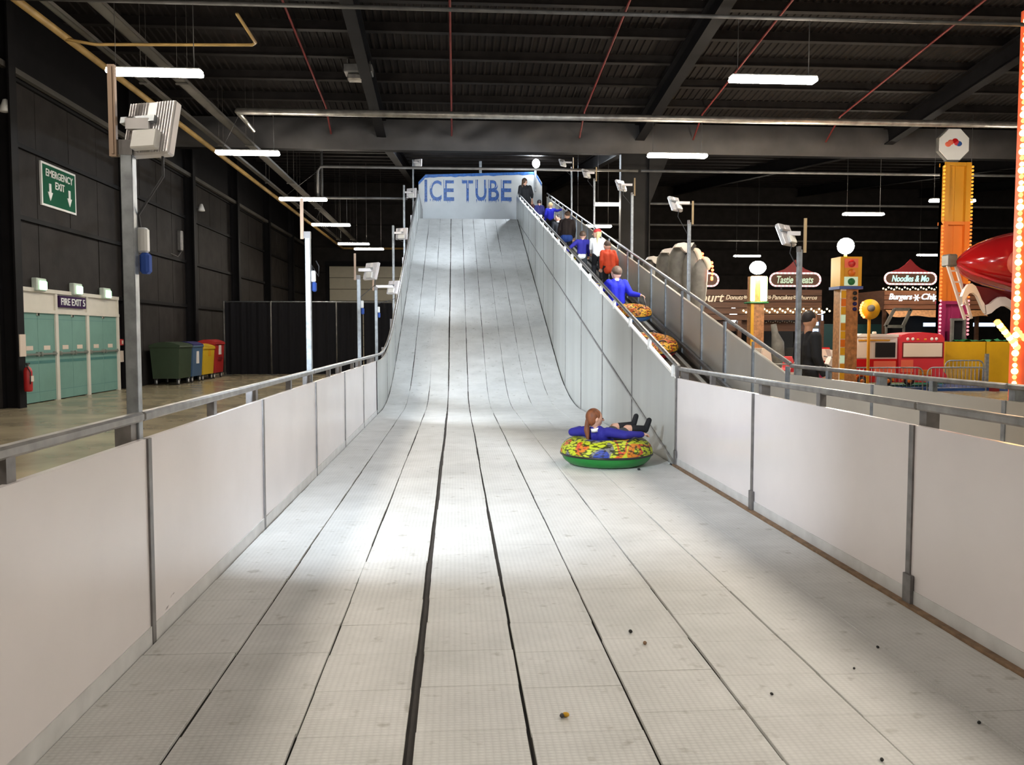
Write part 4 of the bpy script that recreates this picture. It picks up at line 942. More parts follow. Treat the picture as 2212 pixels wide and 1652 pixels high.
    if not skirt: remeshed(m, bottomname, bottom, t, vx, 3)
    else:
        for s, hp, kn in ((-1, 'hil', 'knl'), (1, 'hir', 'knr')):
            e = P[hp]+(P[kn]-P[hp])*.72; m.capsule(P['pelvis']+sh*s*.03*h, P[hp], .07*h, .068*h); m.capsule(P[hp], e, .068*h, .066*h)
        remeshed(m, 'skirt', skirt, t, vx, 3)
        for kn, an in (('knl', 'anl'), ('knr', 'anr')):
            k0 = P[kn]+(P[an]-P[kn])*.22; remeshed(MB().capsule(k0, P[an], .040*h, .031*h), 'sock', 'cloth_black', t, vx*.7, 2)
    for kn, an, tn in (('knl', 'anl', 'tol'), ('knr', 'anr', 'tor')):
        leg = (P[an]-P[kn]).normalized()
        tdir = (V(J[tn]) if J and tn in J else V((0, 1, 0)))
        tdir = tdir.normalized(); A = P[an]
        m = MB().capsule(A+leg*.012*h-tdir*.012*h, A+leg*.018*h+tdir*.085*h, .031*h, .026*h); m.capsule(A-leg*.02*h, A+leg*.01*h, .03*h, .032*h)
        remeshed(m, 'shoe', shoes, t, vx*.7, 2)
    if collar:
        nk = P['neck']-(P['neck']-P['chest'])*.1; ax = (H-P['chest']).normalized(); m = MB()
        q_ = ax.to_track_quat('Z', 'Y').to_matrix()
        m.lathe([(.040*h, -.012*h), (.052*h, -.018*h), (.048*h, .014*h), (.038*h, .016*h)], 18, nk, q_, closed=True)
        m.build('collar', collar, t)
    # hair
    m = MB(); b_ = hh
    m.ell(H+hr @ V((0, -b_*.16, b_*.18)), (b_*.82, b_*.86, b_*.92), hr, 20, 14)
    if hairstyle == 'short': m = MB(); m.ell(H+hr @ V((0, -b_*.13, b_*.20)), (b_*.79, b_*.86, b_*.88), hr, 20, 14)
    if hairstyle in ('long', 'pony'):
        m.ell(H+hr @ V((0, -b_*.3, -b_*.15)), (b_*.74, b_*.66, b_*.72), hr, 18, 12)
    if hairstyle == 'long':
        for s in (-.75, -.4, 0, .4, .75):
            m.capsule(H+hr @ V((s*b_, -b_*.3, 0)), H+V((0, 0, -b_*2.5))+hr @ V((s*b_*1.15, -b_*.2, 0)), b_*.30, b_*.14)
    remeshed(m, 'hair', hair, t, vx*.8, 3)
    if hairstyle == 'pony':
        m = MB(); p0 = H+hr @ V((0, -b_*.82, -b_*.3)); m.capsule(H+hr @ V((0, -b_*.6, -b_*.1)), p0, b_*.3, b_*.24)
        pe = p0+V(J.get('ponytail', (0, -.02, -.17)))*h if J else p0+V((0, -.02, -.17))*h
        m.capsule(p0, (p0+pe)/2+hr @ V((0, -b_*.1, 0)), b_*.24, b_*.32); m.capsule((p0+pe)/2+hr @ V((0, -b_*.1, 0)), pe, b_*.32, b_*.16)
        remeshed(m, 'ponytail', hair, t, vx*.8, 3)
    if hat:
        remeshed(MB().ell(H+hr @ V((0, -b_*.1, b_*.42)), (b_*.86, b_*.92, b_*.72), hr, 18, 12), 'hat', hat, t, vx*.8, 2)
    if gloves:
        for w_, e_ in (('wrl', 'ell'), ('wrr', 'elr')):
            d = (P[w_]-P[e_]).normalized(); remeshed(MB().capsule(P[w_], P[w_]+d*.06*h, .026*h, .03*h).capsule(P[w_]+d*.06*h, P[w_]+d*.1*h, .027*h, .02*h), 'glove', 'cloth_black', t, vx*.7, 2)
    return t
# girl lying back in the green tube; axes: +X towards the ramp wall, coordinates relative to the tube centre, divided by her height
h = 1.22
def rel(*p): return tuple(c/h for c in p)
J = dict(pelvis=rel(.02, .03, .19), waist=rel(-.04, -.01, .265), chest=rel(-.10, -.05, .345), neck=rel(-.145, -.08, .425), head=rel(-.15, -.07, .54),
         shl=rel(-.25, -.0, .385), shr=rel(-.01, -.14, .385), ell=rel(-.385, .08, .365), elr=rel(.17, -.25, .365), wrl=rel(-.27, .26, .38), wrr=rel(.37, -.17, .36),
         hil=rel(.03, .08, .20), hir=rel(.08, .0, .20), knl=rel(.13, .21, .40), knr=rel(.26, .07, .395), anl=rel(.36, .27, .425), anr=rel(.47, .10, .395),
         tol=(.3, .2, 1), tor=(.35, .1, 1), ponytail=(.0, -.035, -.17))
g_ = person('ginger-haired girl in a royal blue jumper lying back in the green tube', TC, 0, h, J, 'knit_navy', hair='hair_ginger', hairstyle='pony', look=(1, .2, -.05), collar='cloth_white', skirt='cloth_grey', shoes='cloth_black', vox=.009, topname='jumper')
def ramp_person(label, px_, py_, X, h, rotz=0.0, **kw):
    # the top of the head lies on the ray; the feet stand on the ramp at lateral position X
    q = at_x(px_, py_, X); d = q.y
    z = zramp(d) if d < DT else ZT-.01
    return person(label, (X, d, z), rotz, h, **kw), d
def fit_X(px_, py_, h, z_of):
    best = None
    for k in range(0, 400):
        d = 10.5+.07*k; q = at_y(px_, py_, d); e = abs(q.z-(z_of(d)+h))
        if best is None or e < best[0]: best = (e, d, q.x)
    return best[1], best[2]
def zfeet(d): return zramp(d) if d < DT else ZT-.01
def climber(label, px_, py_, h, rotz=0.0, dx=0.0, **kw):
    d, X = fit_X(px_, py_, h*.97, zfeet); X = min(max(X+dx, XR+.3), XO-.3)
    return person(label, (X, d, zfeet(d)), rotz, h, **kw)
WALK = dict(knl=(-.06, .10, .30), anl=(-.06, .08, .10), tol=(0, 1, .25), tor=(0, 1, .25), anr=(.06, -.07, .045), knr=(.06, .0, .26))
def lean(f, side=0.0, extra=None):
    """joint set leaning forward by f (fraction of height) and sideways"""
    j = dict(WALK)
    for k, (x, y, z) in dict(waist=(0, 0, .58), chest=(0, 0, .70), neck=(0, 0, .81), head=(0, .01, .905), shl=(-.105, 0, .77), shr=(.105, 0, .77), ell=(-.145, -.01, .61), elr=(.145, -.01, .61), wrl=(-.15, .06, .48), wrr=(.15, .06, .48)).items():
        a = max(0, z-.5); j[k] = (x+side*a*2, y+f*a*2, z-abs(f)*a*.35)
    if extra: j.update(extra)
    return j
BOY = climber('boy in a royal blue jumper and white collar dragging a blue tube up the ramp', 1333, 577, 1.45, 0, J=lean(.05, 0, dict(ell=(-.20, .10, .66), wrl=(-.22, .33, .74), elr=(.17, -.06, .62), wrr=(.27, -.10, .60))),
        top='knit_royal', hair='hair_short', collar='cloth_white', gloves=False, bottom='cloth_black', hem=None, look=(-.45, 1, 0), vox=.011, girth=1.12)
# strap by which he drags the tube
hb_ = V(BOY.location)+V((.27, -.10, .60))*1.45+V((.055, -.02, -.01))*1.45
inv = Matrix.LocRotScale(HT.location, HT.rotation_euler, HT.scale).inverted()
pa = V((.30, -.28, .30)); pb = inv @ hb_
MB().tube([pa, pa.lerp(pb, .5)+V((.02, 0, -.02)), pb], .014, 6).build('tow_strap', 'fair_black', HT)
climber('child in a bright orange hooded coat climbing the ramp', 1326, 520, 1.32, 0, dx=-.1, J=lean(.10, -.04), top='cloth_orange', hair='hair_brown', look=(-.5, 1, -.3), topname='coat', coat=True, girth=1.15)
climber('child in a white top with long blond hair and a red hat', 1292, 496, 1.38, 0, J=lean(.03, -.02, dict(ell=(-.12, .08, .62), wrl=(-.1, .17, .55))), top='cloth_white', hair='hair_blond', hairstyle='long', look=(-1, .35, 0), hat='cloth_red', topname='top')
climber('child in a navy jumper stretching an arm back to a yellow tube', 1268, 500, 1.28, 0, dx=-.14, J=lean(.04, .03, dict(ell=(-.23, .02, .65), wrl=(-.34, .06, .52))), top='knit_navy', hair='hair_brown', hem='cloth_white', bottom='cloth_grey')
climber('adult in a dark jacket with a blue band bending over the ramp', 1224, 456, 1.55, 0, J=lean(.04, .02), top='cloth_brownblack', hair='hair_brown', hem='cloth_blue', topname='jacket', adult=True, girth=1.35, look=(-.6, 1, 0))
climber('smaller child with a pale face beside the adult in the dark jacket', 1206, 464, 1.30, 0, J=lean(.05), top='cloth_black', hair='hair_dark', collar='cloth_white', look=(-1, -.2, -.1), topname='jacket')
climber('blond boy in a royal blue jumper reaching for the outer rail', 1189, 438, 1.26, 0, J=lean(.03, 0, dict(elr=(.2, .03, .74), wrr=(.33, .04, .78))), top='knit_royal', hair='hair_blond', collar='cloth_white', look=(-.4, 1, 0))
d_ = 33.2
person('child in a dark blue jumper with a white hem near the ramp top', (3.28, 32.6, zramp(32.6)), 0, 1.25, lean(.08), top='knit_dark', hair='hair_dark', hem='cloth_white')
q = at_y(1150, 415, 34.8)
person('child in maroon leaning over at the ramp top', (q.x, 34.8, ZT-.01), .5, 1.15, lean(.35), top='cloth_maroon', hair='hair_dark', look=(.7, 1, -.8), hem='cloth_white')
q = at_y(1131, 382, 34.2)
person('person in black with a swinging ponytail standing at the slope top', (max(q.x, XR+.36), 34.2, ZT-.01), 0, q.z-ZT+.01, lean(.02, -.03), top='cloth_black', hair='hair_brown', hairstyle='pony', look=(.8, .5, -.2), adult=True, sleeve=.5, bottom='cloth_black')
# ------------------------------------------------------------------ the fairground beyond the ramp
bulb_me = {}
def bulb(mname, r):
    k = (mname, r)
    if k not in bulb_me:
        bulb_me[k] = MB().ell((0, 0, 0), (r, r, r), None, 8, 6).mesh('bulb', mname)
    return bulb_me[k]
# man in dark clothes
q = at_y(1747, 670, 13.4)
person('man in dark clothes standing beside the ramp pole', (q.x, 13.4, FZ), math.radians(-80), q.z-FZ, top='cloth_black', bottom='cloth_black', hair='hair_dark', skin='skin_tan', adult=True, vox=.014, topname='jacket')
# low kiddie fence
FY = 21.9
def fence(x0, x1, y, h, label, group=None, FZ=FZ):
    t = thing('crowd_fence', label, 'fence', ((x0+x1)/2, y, FZ), group); r = .16; z0, z1 = FZ+.09, FZ+h
    pts = [(x0, y, FZ)]+[(x0+r-r*math.cos(a), y, z1-r+r*math.sin(a)) for a in [math.pi/2*k/5 for k in range(6)]]+[(x1-r+r*math.sin(a), y, z1-r+r*math.cos(a)) for a in [math.pi/2*k/5 for k in range(6)]]+[(x1, y, FZ)]
    MB().tube(pts, .02, 8).build('frame', 'galvanised', t); MB().tube([(x0, y, z0), (x1, y, z0)], .014, 6).build('bottom_rail', 'galvanised', t)
    n = int((x1-x0)/.11); me = MB().tube([(0, 0, 0), (0, 0, h-.1)], .008, 5).mesh('bar', 'galvanised')
    for k in range(1, n): inst(me, 'bar', t, (x0+(x1-x0)*k/n, y, z0))
    return t
fz_top = at_y(1920, 794, FY).z-FZ
X_ = lambda px_, y=FY: at_y(px_, 790, y).x
fence(X_(1610), X_(1795), FY, fz_top+.1, 'low steel fence before the red and pink kiddie rides')
fence(X_(1840), X_(1994), FY, fz_top, 'low steel fence before the toy fire engine and bus')
fence(X_(2003), X_(2130), FY-.02, fz_top, 'low steel fence before the yellow ride base')
fence(X_(2040, 23.3), X_(2122, 23.3), 23.25, fz_top+.05, 'low steel fence tucked behind the toy bus', FZ=FZ+.098)
MB().b2((X_(1560), FY+.05, FZ), (X_(2210), FY+1.6, FZ+.10), .01).single('ride_platform', 'fair_blue', 'low blue platform under the toy vehicles', 'platform')
MB().b2((X_(2133), FY-.25, FZ), (X_(2148), FY-.1, FZ+.22)).single('platform_foot', 'fair_dkred', 'small red block before the blue platform', 'block')
# toy fire engine and bus
PZ_ = FZ+.10
def wheel_arch(root, x, y, z, r, trim):
    w_ = MB().lathe([(0, -.05), (r*.75, -.05), (r*.75, .05), (0, .05)], 18, (x, y, z), Matrix.Rotation(math.pi/2, 3, 'X')).build('wheel', 'rubber', root)
    m = MB(); n = 14; vs = []
    for i in range(n+1):
        a = math.pi*i/n
        for rr, yy in ((r, y-.03), (r*1.22, y-.03), (r*1.22, y+.02), (r, y+.02)): vs.append((x+rr*math.cos(a), yy, z+rr*math.sin(a)))
    m.add(vs, [[4*i+k, 4*i+4+k, 4*i+4+(k+1) % 4, 4*i+(k+1) % 4] for i in range(n) for k in range(4)]); m.build('wheel_arch', trim, root)
    MB().lathe([(0, -.07), (r*.4, -.07), (r*.4, .0), (0, .0)], 12, (x, y-.06, z), Matrix.Rotation(math.pi/2, 3, 'X')).build('hub', trim, w_)
VY_ = 22.35
a0 = lambda px_, py_: at_y(px_, py_, VY_)
# fire engine / van
x0, x1 = a0(1838, 800).x, a0(1938, 800).x; zt_, zw0, zw1 = a0(1880, 722).z, a0(1880, 775).z, a0(1880, 738).z
t = thing('toy_van', 'red and white toy ride van with cream windscreen panel behind the low fence', 'toy vehicle', ((x0+x1)/2, VY_+.5, PZ_))
MB().prism([(x0-.08, PZ_+.12), (x1, PZ_+.12), (x1, zw0), (x0+.02, zw0), (x0-.06, zw0-.1)], lambda a, b, q_: (a, q_, b), VY_, VY_+1.0).build('lower_body', 'fair_red', t)
MB().prism([(x0+.02, zw0), (x1, zw0), (x1, zt_-.06), (x0+.24, zt_-.06), (x0+.12, zw1+.03)], lambda a, b, q_: (a, q_, b), VY_+.03, VY_+.97).build('cab', 'fair_white', t)
MB().prism([(x0+.1, zt_-.07), (x1+.02, zt_-.07), (x1+.02, zt_), (x0+.3, zt_+.02)], lambda a, b, q_: (a, q_, b), VY_, VY_+1.0).build('roof', 'fair_white', t)
MB().prism([(x0+.12, zw0+.03), (x0+.58, zw0+.03), (x0+.58, zw1-.02), (x0+.2, zw1-.02)], lambda a, b, q_: (a, q_, b), VY_+.0, VY_+.04).build('windscreen', 'fair_cream', t)
MB().b2((x0+.70, VY_+.0, zw0+.04), (x1-.06, VY_+.04, zw1-.02), .01).build('window', 'fair_black', t)
MB().b2((x0+.2, VY_-.01, zw1+.02), (x0+1.1, VY_+.02, zw1+.06)).build('stripe', 'fair_amber', t)
MB().b2((x0+.65, VY_-.012, PZ_+.35), (x1-.05, VY_+.01, zw0-.06)).build('side_panel', 'fair_salmon', t)
MB().b2((x0-.02, VY_-.012, PZ_+.14), (x0+.5, VY_+.01, PZ_+.22)).build('sill', 'fair_orange', t)
for x in (x0+.3, x1-.3): wheel_arch(t, x, VY_-.02, PZ_+.16, .16, 'fair_orange')
MB().b2((x0+.75, VY_+.25, zt_), (x0+.85, VY_+.35, zt_+.08), .02).build('beacon', 'fair_cream', t)
# bus
x0, x1 = a0(1940, 800).x, a0(2036, 800).x; zt_ = a0(1990, 719).z; zw0, zw1 = a0(1990, 771).z, a0(1990, 741).z
t = thing('toy_bus', 'glossy pink and red toy bus with a cream rear panel behind the low fence', 'toy vehicle', ((x0+x1)/2, VY_+.5, PZ_))
xc = (x0+x1)/2; hw = (x1-x0)/2
poly = [(x0, PZ_+.12), (x1+.14, PZ_+.12), (x1+.12, PZ_+.3), (x1, PZ_+.42)]+[(x1, zt_-.3)]+[(xc+hw*math.cos(a), zt_-.3+.3*math.sin(a)) for a in [math.pi*k/10 for k in range(1, 10)]]+[(x0, zt_-.3)]
poly = [(x0, PZ_+.12), (x1+.14, PZ_+.12), (x1+.12, PZ_+.3), (x1, PZ_+.42), (x1, zt_-.16), (x1-.07, zt_-.05), (x1-.25, zt_-.01), (xc, zt_+.02), (x0+.25, zt_-.01), (x0+.07, zt_-.05), (x0, zt_-.16)]
MB().prism(poly, lambda a, b, q_: (a, q_, b), VY_-.05, VY_+1.0).build('body', 'fair_pink', t)
MB().b2((x0+.1, VY_-.07, zw0), (x1-.06, VY_-.04, zw1), .012).build('window', 'fair_cream', t)
MB().b2((x0+.07, VY_-.062, zw0-.03), (x1-.03, VY_-.045, zw1+.03), .005).build('window_seal', 'fair_dkred', t)
for k, px_ in enumerate((1961, 1972, 2013, 2023)):
    q = at_y(px_, 732, VY_-.05); MB().ell(q, (.045, .02, .045), None, 12, 8).build('lamp', 'fair_white', t)
for px_ in (1983, 1999): q = at_y(px_, 733, VY_-.05); MB().box(q, (.07, .02, .05), None, .01).build('lamp', 'fair_amber', t)
MB().b2((x0+.05, VY_-.062, PZ_+.4), (x0+.4, VY_-.04, zw0-.08)).build('side_panel', 'fair_salmon', t)
for k in range(3): MB().b2((x0+.55, VY_-.065, PZ_+.34+.05*k), (x0+.95, VY_-.04, PZ_+.37+.05*k)).build('grille_bar', 'fair_amber', t)
MB().b2((x1-.5, VY_-.07, PZ_+.1), (x1+.1, VY_-.02, PZ_+.2)).build('bumper', 'fair_blue', t)
wheel_arch(t, x0+.28, VY_-.07, PZ_+.17, .17, 'fair_orange')
# red toy car, motorbike and pink boxes left of the van
def toy_car(px0, px1, ytop, label, m1, m2, y=22.6):
    a, b = at_y(px0, 800, y).x, at_y(px1, 800, y).x; zt_ = at_y(px0, ytop, y).z; t = thing('toy_car', label, 'toy vehicle', ((a+b)/2, y, PZ_)); L = b-a; hgt = zt_-PZ_
    MB().prism([(a, PZ_+.1), (b, PZ_+.1), (b, PZ_+hgt*.5), (b-L*.12, PZ_+hgt*.6), (a+L*.72, PZ_+hgt*.62), (a+L*.62, zt_), (a+L*.25, zt_), (a+L*.16, PZ_+hgt*.62), (a, PZ_+hgt*.55)], lambda u, v, q_: (u, q_, v), y-.35, y+.35).build('body', m1, t)
    MB().prism([(a+L*.68, PZ_+hgt*.66), (a+L*.6, zt_-.04), (a+L*.28, zt_-.04), (a+L*.2, PZ_+hgt*.66)], lambda u, v, q_: (u, q_, v), y-.37, y-.34).build('window', 'fair_cream', t)
    MB().b2((a+L*.05, y-.365, PZ_+hgt*.4), (b-L*.05, y-.34, PZ_+hgt*.5)).build('stripe', m2, t)
    for x in (a+L*.22, b-L*.22): MB().lathe([(0, -.06), (.13, -.06), (.13, .06), (0, .06)], 14, (x, y-.34, PZ_+.13), Matrix.Rotation(math.pi/2, 3, 'X')).build('wheel', 'rubber', t)
toy_car(1745, 1800, 750, 'small red toy car next to the toy motorbike', 'fair_red', 'fair_white', 23.12)
toy_car(1624, 1671, 752, 'small cream and orange toy car beyond the ramp rail', 'fair_cream', 'fair_orange', 23.14)
toy_car(1690, 1745, 770, 'small pink toy car behind the ramp pole', 'fair_pink', 'fair_white', 22.6)
for k, (p0_, p1_, mm) in enumerate(((1748, 1763, 'fair_pink'), (1764, 1778, 'fair_magenta'), (1779, 1795, 'fair_black'))):
    a, b = X_(p0_, 22.05), X_(p1_, 22.05)
    MB().b2((a, 22.03, PZ_), (b, 22.12, PZ_+.45), .01).single('ride_hoarding', mm, {'fair_pink': 'pink hoarding panel behind the low fence', 'fair_magenta': 'purple hoarding panel behind the low fence', 'fair_black': 'black hoarding panel behind the low fence'}[mm], 'hoarding')
# motorbike
mx = at_y(1792, 790, 22.38).x; my = 22.38
t = thing('toy_motorbike', 'black and white toy motorbike beside the lit traffic light post', 'toy vehicle', (mx, my, PZ_))
for dx in (-.28, .3): MB().lathe([(.07, -.04), (.16, -.04), (.18, 0), (.16, .04), (.07, .04)], 18, (mx+dx, my, PZ_+.18), Matrix.Rotation(math.pi/2, 3, 'X'), closed=True).build('wheel', 'rubber', t)
MB().prism([(-.3, .3), (.2, .28), (.32, .55), (.2, .72), (-.05, .6), (-.35, .66), (-.42, .55)], lambda a, b, q_: (mx+a, my+q_, PZ_+b), -.12, .12).build('tank_and_seat', 'fair_black', t)
MB().prism([(.1, .62), (.34, .5), (.42, .75), (.3, 1.0), (.12, 1.05), (.2, .85)], lambda a, b, q_: (mx+a-.2, my+q_, PZ_+b), -.14, .14).build('fairing', 'fair_white', t)
MB().tube([(mx-.05, my-.25, PZ_+.85), (mx+.05, my, PZ_+.82), (mx-.05, my+.25, PZ_+.85)], .02, 6).build('handlebar', 'rail_steel', t)
MB().box((mx-.1, my-.13, PZ_+.45), (.2, .02, .12)).build('badge_panel', 'fair_blue', t)
# post with traffic light discs
PY = 20.0
def px2(px_, py_, y=PY): return at_y(px_, py_, y)
t = thing('traffic_light_post', 'lit square post with red orange and green discs under a bright globe', 'light post', (px2(1833, 700).x, PY, FZ))
xa, xb = px2(1811, 600).x, px2(1857, 600).x; za, zb2 = px2(1833, 622).z, px2(1833, 555).z; xm = (xa+xb)/2
MB().b2((xa+.07, PY-.05, FZ), (xb-.05, PY+.38, za)).build('post', 'fair_tan', t)
MB().b2((xa+.04, PY-.08, FZ+.3), (xa+.17, PY-.04, za-.03)).build('lit_strip', 'lettering_cream', t)
for k in range(11):
    z = FZ+.45+(za-FZ-.5)*k/11; MB().b2((xa+.05, PY-.10, z), (xa+.16, PY-.075, z+(za-FZ-.5)/11-.02)).build('coloured_cell', ('fair_yellow', 'fair_amber', 'neon_green', 'fair_yellow', 'fairy_warm')[k % 5] if k % 5 != 4 else 'fair_orange', t)
for k in range(4): MB().lathe([(0, -.02), (.05, -.02), (.05, .02), (0, .02)], 14, (xb-.14, PY-.06, za-.13-.13*k), Matrix.Rotation(math.pi/2, 3, 'X')).build('stud', 'knit_dark' if k > 1 else 'fair_black', t)
MB().b2((xa, PY-.1, za+.03), (xb, PY+.42, zb2)).build('signal_head', 'fair_yellow', t)
MB().b2((xa-.03, PY-.13, za-.03), (xb+.03, PY+.45, za+.04)).build('collar', 'fair_blue', t)
for k, mm in enumerate(('fair_green', 'fair_orange', 'fair_red')):
    z = za+.15+(zb2-za-.1)*k/3
    MB().b2((xa+.1, PY-.115, z-.1), (xb-.1, PY-.09, z+.12)).build('signal_panel', ('neon_green', 'fair_amber', 'fair_salmon')[k], t)
    MB().lathe([(0, -.03), (.085, -.03), (.085, .0), (0, .0)], 20, (xm, PY-.145, z), Matrix.Rotation(math.pi/2, 3, 'X')).build('disc', mm, t)
q = px2(1833, 530)
MB().ell((q.x, PY+.15, q.z), (.2, .2, .2)).build('globe', 'globe_hot', t)
MB().tube([(q.x, PY+.15, zb2), (q.x, PY+.15, q.z)], .04, 8).build('stem', 'rail_steel', t)
# second post with lime tubes
PY2 = 24.6
q = px2(1637, 578, PY2); t = thing('lime_light_post', 'tan post ringed by glowing lime tubes under a bright globe', 'light post', (q.x, PY2, FZ))
za, zb2 = px2(1637, 652, PY2).z, px2(1637, 600, PY2).z
MB().b2((q.x-.2, PY2-.05, FZ), (q.x+.2, PY2+.3, zb2+.05)).build('post', 'fair_tan', t)
MB().b2((q.x-.22, PY2-.09, FZ+.5), (q.x-.13, PY2-.05, za-.05)).build('lit_strip', 'fair_yellow', t)
for dx in (-.22, -.16, .09, .16, .22): MB().capsule((q.x+dx, PY2-.12, za+.05), (q.x+dx, PY2-.12, zb2), .04, .04, 10).build('light_tube', 'tube_lime', t)
MB().b2((q.x-.3, PY2-.18, za-.05), (q.x+.3, PY2+.35, za), .02).build('lower_collar', 'fair_green', t)
MB().ell((q.x, PY2, q.z), (.24, .24, .2)).build('globe', 'globe_hot', t)
# yellow fan disc
q = px2(1879, 668, 21.5); t = thing('round_fan_sign', 'yellow round disc with red bulbs on a slim post', 'fairground sign', (q.x, 21.5, FZ))
MB().lathe([(0, -.03), (.27, -.03), (.27, .03), (0, .03)], 28, q, Matrix.Rotation(math.pi/2, 3, 'X')).build('disc', 'fair_yellow', t)
MB().lathe([(0, -.08), (.09, -.08), (.09, 0), (0, 0)], 14, q+V((0, -.11, .03)), Matrix.Rotation(math.pi/2, 3, 'X')).build('hub', 'fair_grey', t)
MB().b2((q.x-.03, 21.5, FZ), (q.x+.03, 21.55, q.z-.05)).build('post', 'fair_amber', t)
for k in range(7):
    a = math.radians(140+15*k); inst(bulb('bulb_amber' if k % 2 else 'bulb_red', .035), 'bulb', t, q+V((.27*math.cos(a), -.03, .27*math.sin(a))))
# drop tower
TY = 24.5
tx = at_y(2066, 500, TY).x; DK = at_y(2120, 738, 23.6).z-.03     # deck of the yellow enclosure
t = thing('drop_tower', 'tall yellow to magenta ride tower topped by a white octagon', 'ride tower', (tx, TY, DK))
xa, xb = at_y(2037, 500, TY).x, at_y(2095, 500, TY).x
segs = ((350, 478, 'fair_amber'), (478, 650, 'fair_orange'), (650, 735, 'fair_magenta'))
for (p0_, p1_, mm) in segs:
    z1, z0 = at_y(2066, p0_, TY).z, (at_y(2066, p1_, TY).z if p1_ < 735 else DK-.005)
    m = MB().b2((xa, TY, z0), (xa+.16, TY+.25, z1)).b2((xb-.16, TY, z0), (xb, TY+.25, z1)).b2((xa, TY+.12, z0), (xb, TY+.25, z1)).b2((tx-.03, TY+.1, z0), (tx+.03, TY+.3, z1)).b2((xa, TY+.02, z1-.1), (xb, TY+.3, z1))
    m.build('mast_section', mm, t)
MB().b2((xa-.08, TY-.06, DK-.005), (xb+.08, TY+.33, DK+.05)).build('mast_base', 'fair_grey', t)
for side, x in ((-1, xa-.02), (1, xb+.02)):
    for k in range(46):
        z = at_y(2066, 360+370*k/46, TY).z; inst(bulb('bulb_dim_amber' if k < 14 else ('bulb_dim_orange' if k < 36 else 'bulb_dim_pink'), .038), 'bulb', t, (x, TY-.02, z))
q = at_y(2066, 310, TY)
R_ = at_y(2100, 310, TY).x-q.x
poly = [(R_*math.cos(math.pi/8+math.pi/4*k), R_*math.sin(math.pi/8+math.pi/4*k)) for k in range(8)]
oc = MB().prism(poly, lambda a, b, s: (q.x+a, s, q.z+b), TY+.1, TY+.3).build('octagon_sign', 'sign_white', t)
MB().prism([(a*1.06, b*1.06) for a, b in poly], lambda a, b, s: (q.x+a, s, q.z+b), TY+.14, TY+.26).build('octagon_rim', 'fair_grey', t)
for dx, dz, mm in ((-.12, .06, 'fair_salmon'), (.02, .1, 'fair_red'), (.14, .02, 'fair_blue'), (-.2, .0, 'fair_salmon'), (.08, .04, 'fair_pink')):
    MB().ell((q.x+dx, TY+.095, q.z+dz), (.1, .012, .08), None, 12, 6).build('emblem_patch', mm, oc)
MB().b2((q.x-.2, TY+.2, q.z-R_-.1), (q.x+.2, TY+.3, q.z)).build('sign_stem', 'fair_grey', t)
# yellow ride base with gondola frame and green mat
BYY = 23.6
z1, xA, xB = at_y(2120, 738, BYY).z, at_y(2040, 780, BYY).x, at_y(2240, 780, BYY).x
t = thing('ride_enclosure', 'yellow boarded ride base with a green mat on top', 'ride base', ((xA+xB)/2, BYY+1.5, FZ))
xs_ = [xA, at_y(2129, 780, BYY).x, xB]
for k in range(2): MB().b2((xs_[k]+.015, BYY, FZ+.12), (xs_[k+1]-.015, BYY+.05, z1)).build('side_board', 'fair_yellow', t)
MB().b2((xA, BYY+.06, FZ), (xB, BYY+3.2, z1-.03)).build('deck', 'fair_green', t)
n = 16; vs = []
for i in range(n+1):
    for j in range(7): vs.append((xA+.5+(xB-xA-.8)*i/n, BYY+.1+.42*j/6, z1+.03+.09*noise.noise(V((i*.8, j*.9, 4)))))
MB().add(vs, [[i*7+j, (i+1)*7+j, (i+1)*7+j+1, i*7+j+1] for i in range(n) for j in range(6)], True).build('crumpled_mat', 'fair_green', t)
MB().b2((at_y(2128, 800, BYY-.3).x, BYY-.32, FZ+.095), (at_y(2128, 800, BYY-.3).x+.1, BYY-.25, z1-.35)).build('support_post', 'galvanised', t)
q0, q1 = at_y(2056, 724, TY-.3), at_y(2083, 690, TY-.3)
t = thing('ride_gondola', 'pale steel gondola frame at the foot of the ride tower', 'ride seat', ((q0.x+q1.x)/2, TY-.3, q0.z-.02))
for x in (q0.x, q1.x): MB().bar((x, TY-.3, DK-.003), (x, TY-.3, q1.z), .08, .08).build('upright', 'fair_grey', t)
MB().bar((q0.x-.05, TY-.3, q1.z), (q1.x+.05, TY-.3, q1.z), .09, .07).build('top_bar', 'fair_grey', t)
MB().b2((q0.x+.03, TY-.27, DK+.04), (q1.x-.03, TY-.2, q1.z)).build('seat_back', 'fair_black', t)
# red canopy ride with bulbs
CYD = 17.2
def rp(px_, py_, y=CYD): return at_y(px_, py_, y)
t = thing('red_canopy_ride', 'glossy red canopy ride with scalloped white trim and lamp strings', 'fairground ride', (rp(2200, 700).x, CYD, FZ))
tip = rp(2066, 563)
n = 24; ks = 18; vs = []
for i in range(n+1):
    u = (i/n)**1.6; pxu = 2066+ (2420-2066)*u
    u = max(u, .0015); yt = 563-72*(1-math.exp(-u/.18)); yb_ = 567+30*(1-math.exp(-u/.05))+100*u
    tz, bz = rp(pxu, yt), rp(pxu, yb_); c = (tz+bz)/2; hz = (tz.z-bz.z)/2; dep = 2.0*(1-math.exp(-u/.15))+.02
    for k in range(ks):
        a = 2*math.pi*k/ks; vs.append((c.x, CYD+.0+dep*.5*math.sin(a), c.z+hz*math.cos(a)))
MB().add(vs, [[i*ks+k, i*ks+(k+1) % ks, (i+1)*ks+(k+1) % ks, (i+1)*ks+k] for i in range(n) for k in range(ks)]+[list(range(ks)), [n*ks+k for k in range(ks)][::-1]], True).build('canopy', 'fair_red', t)
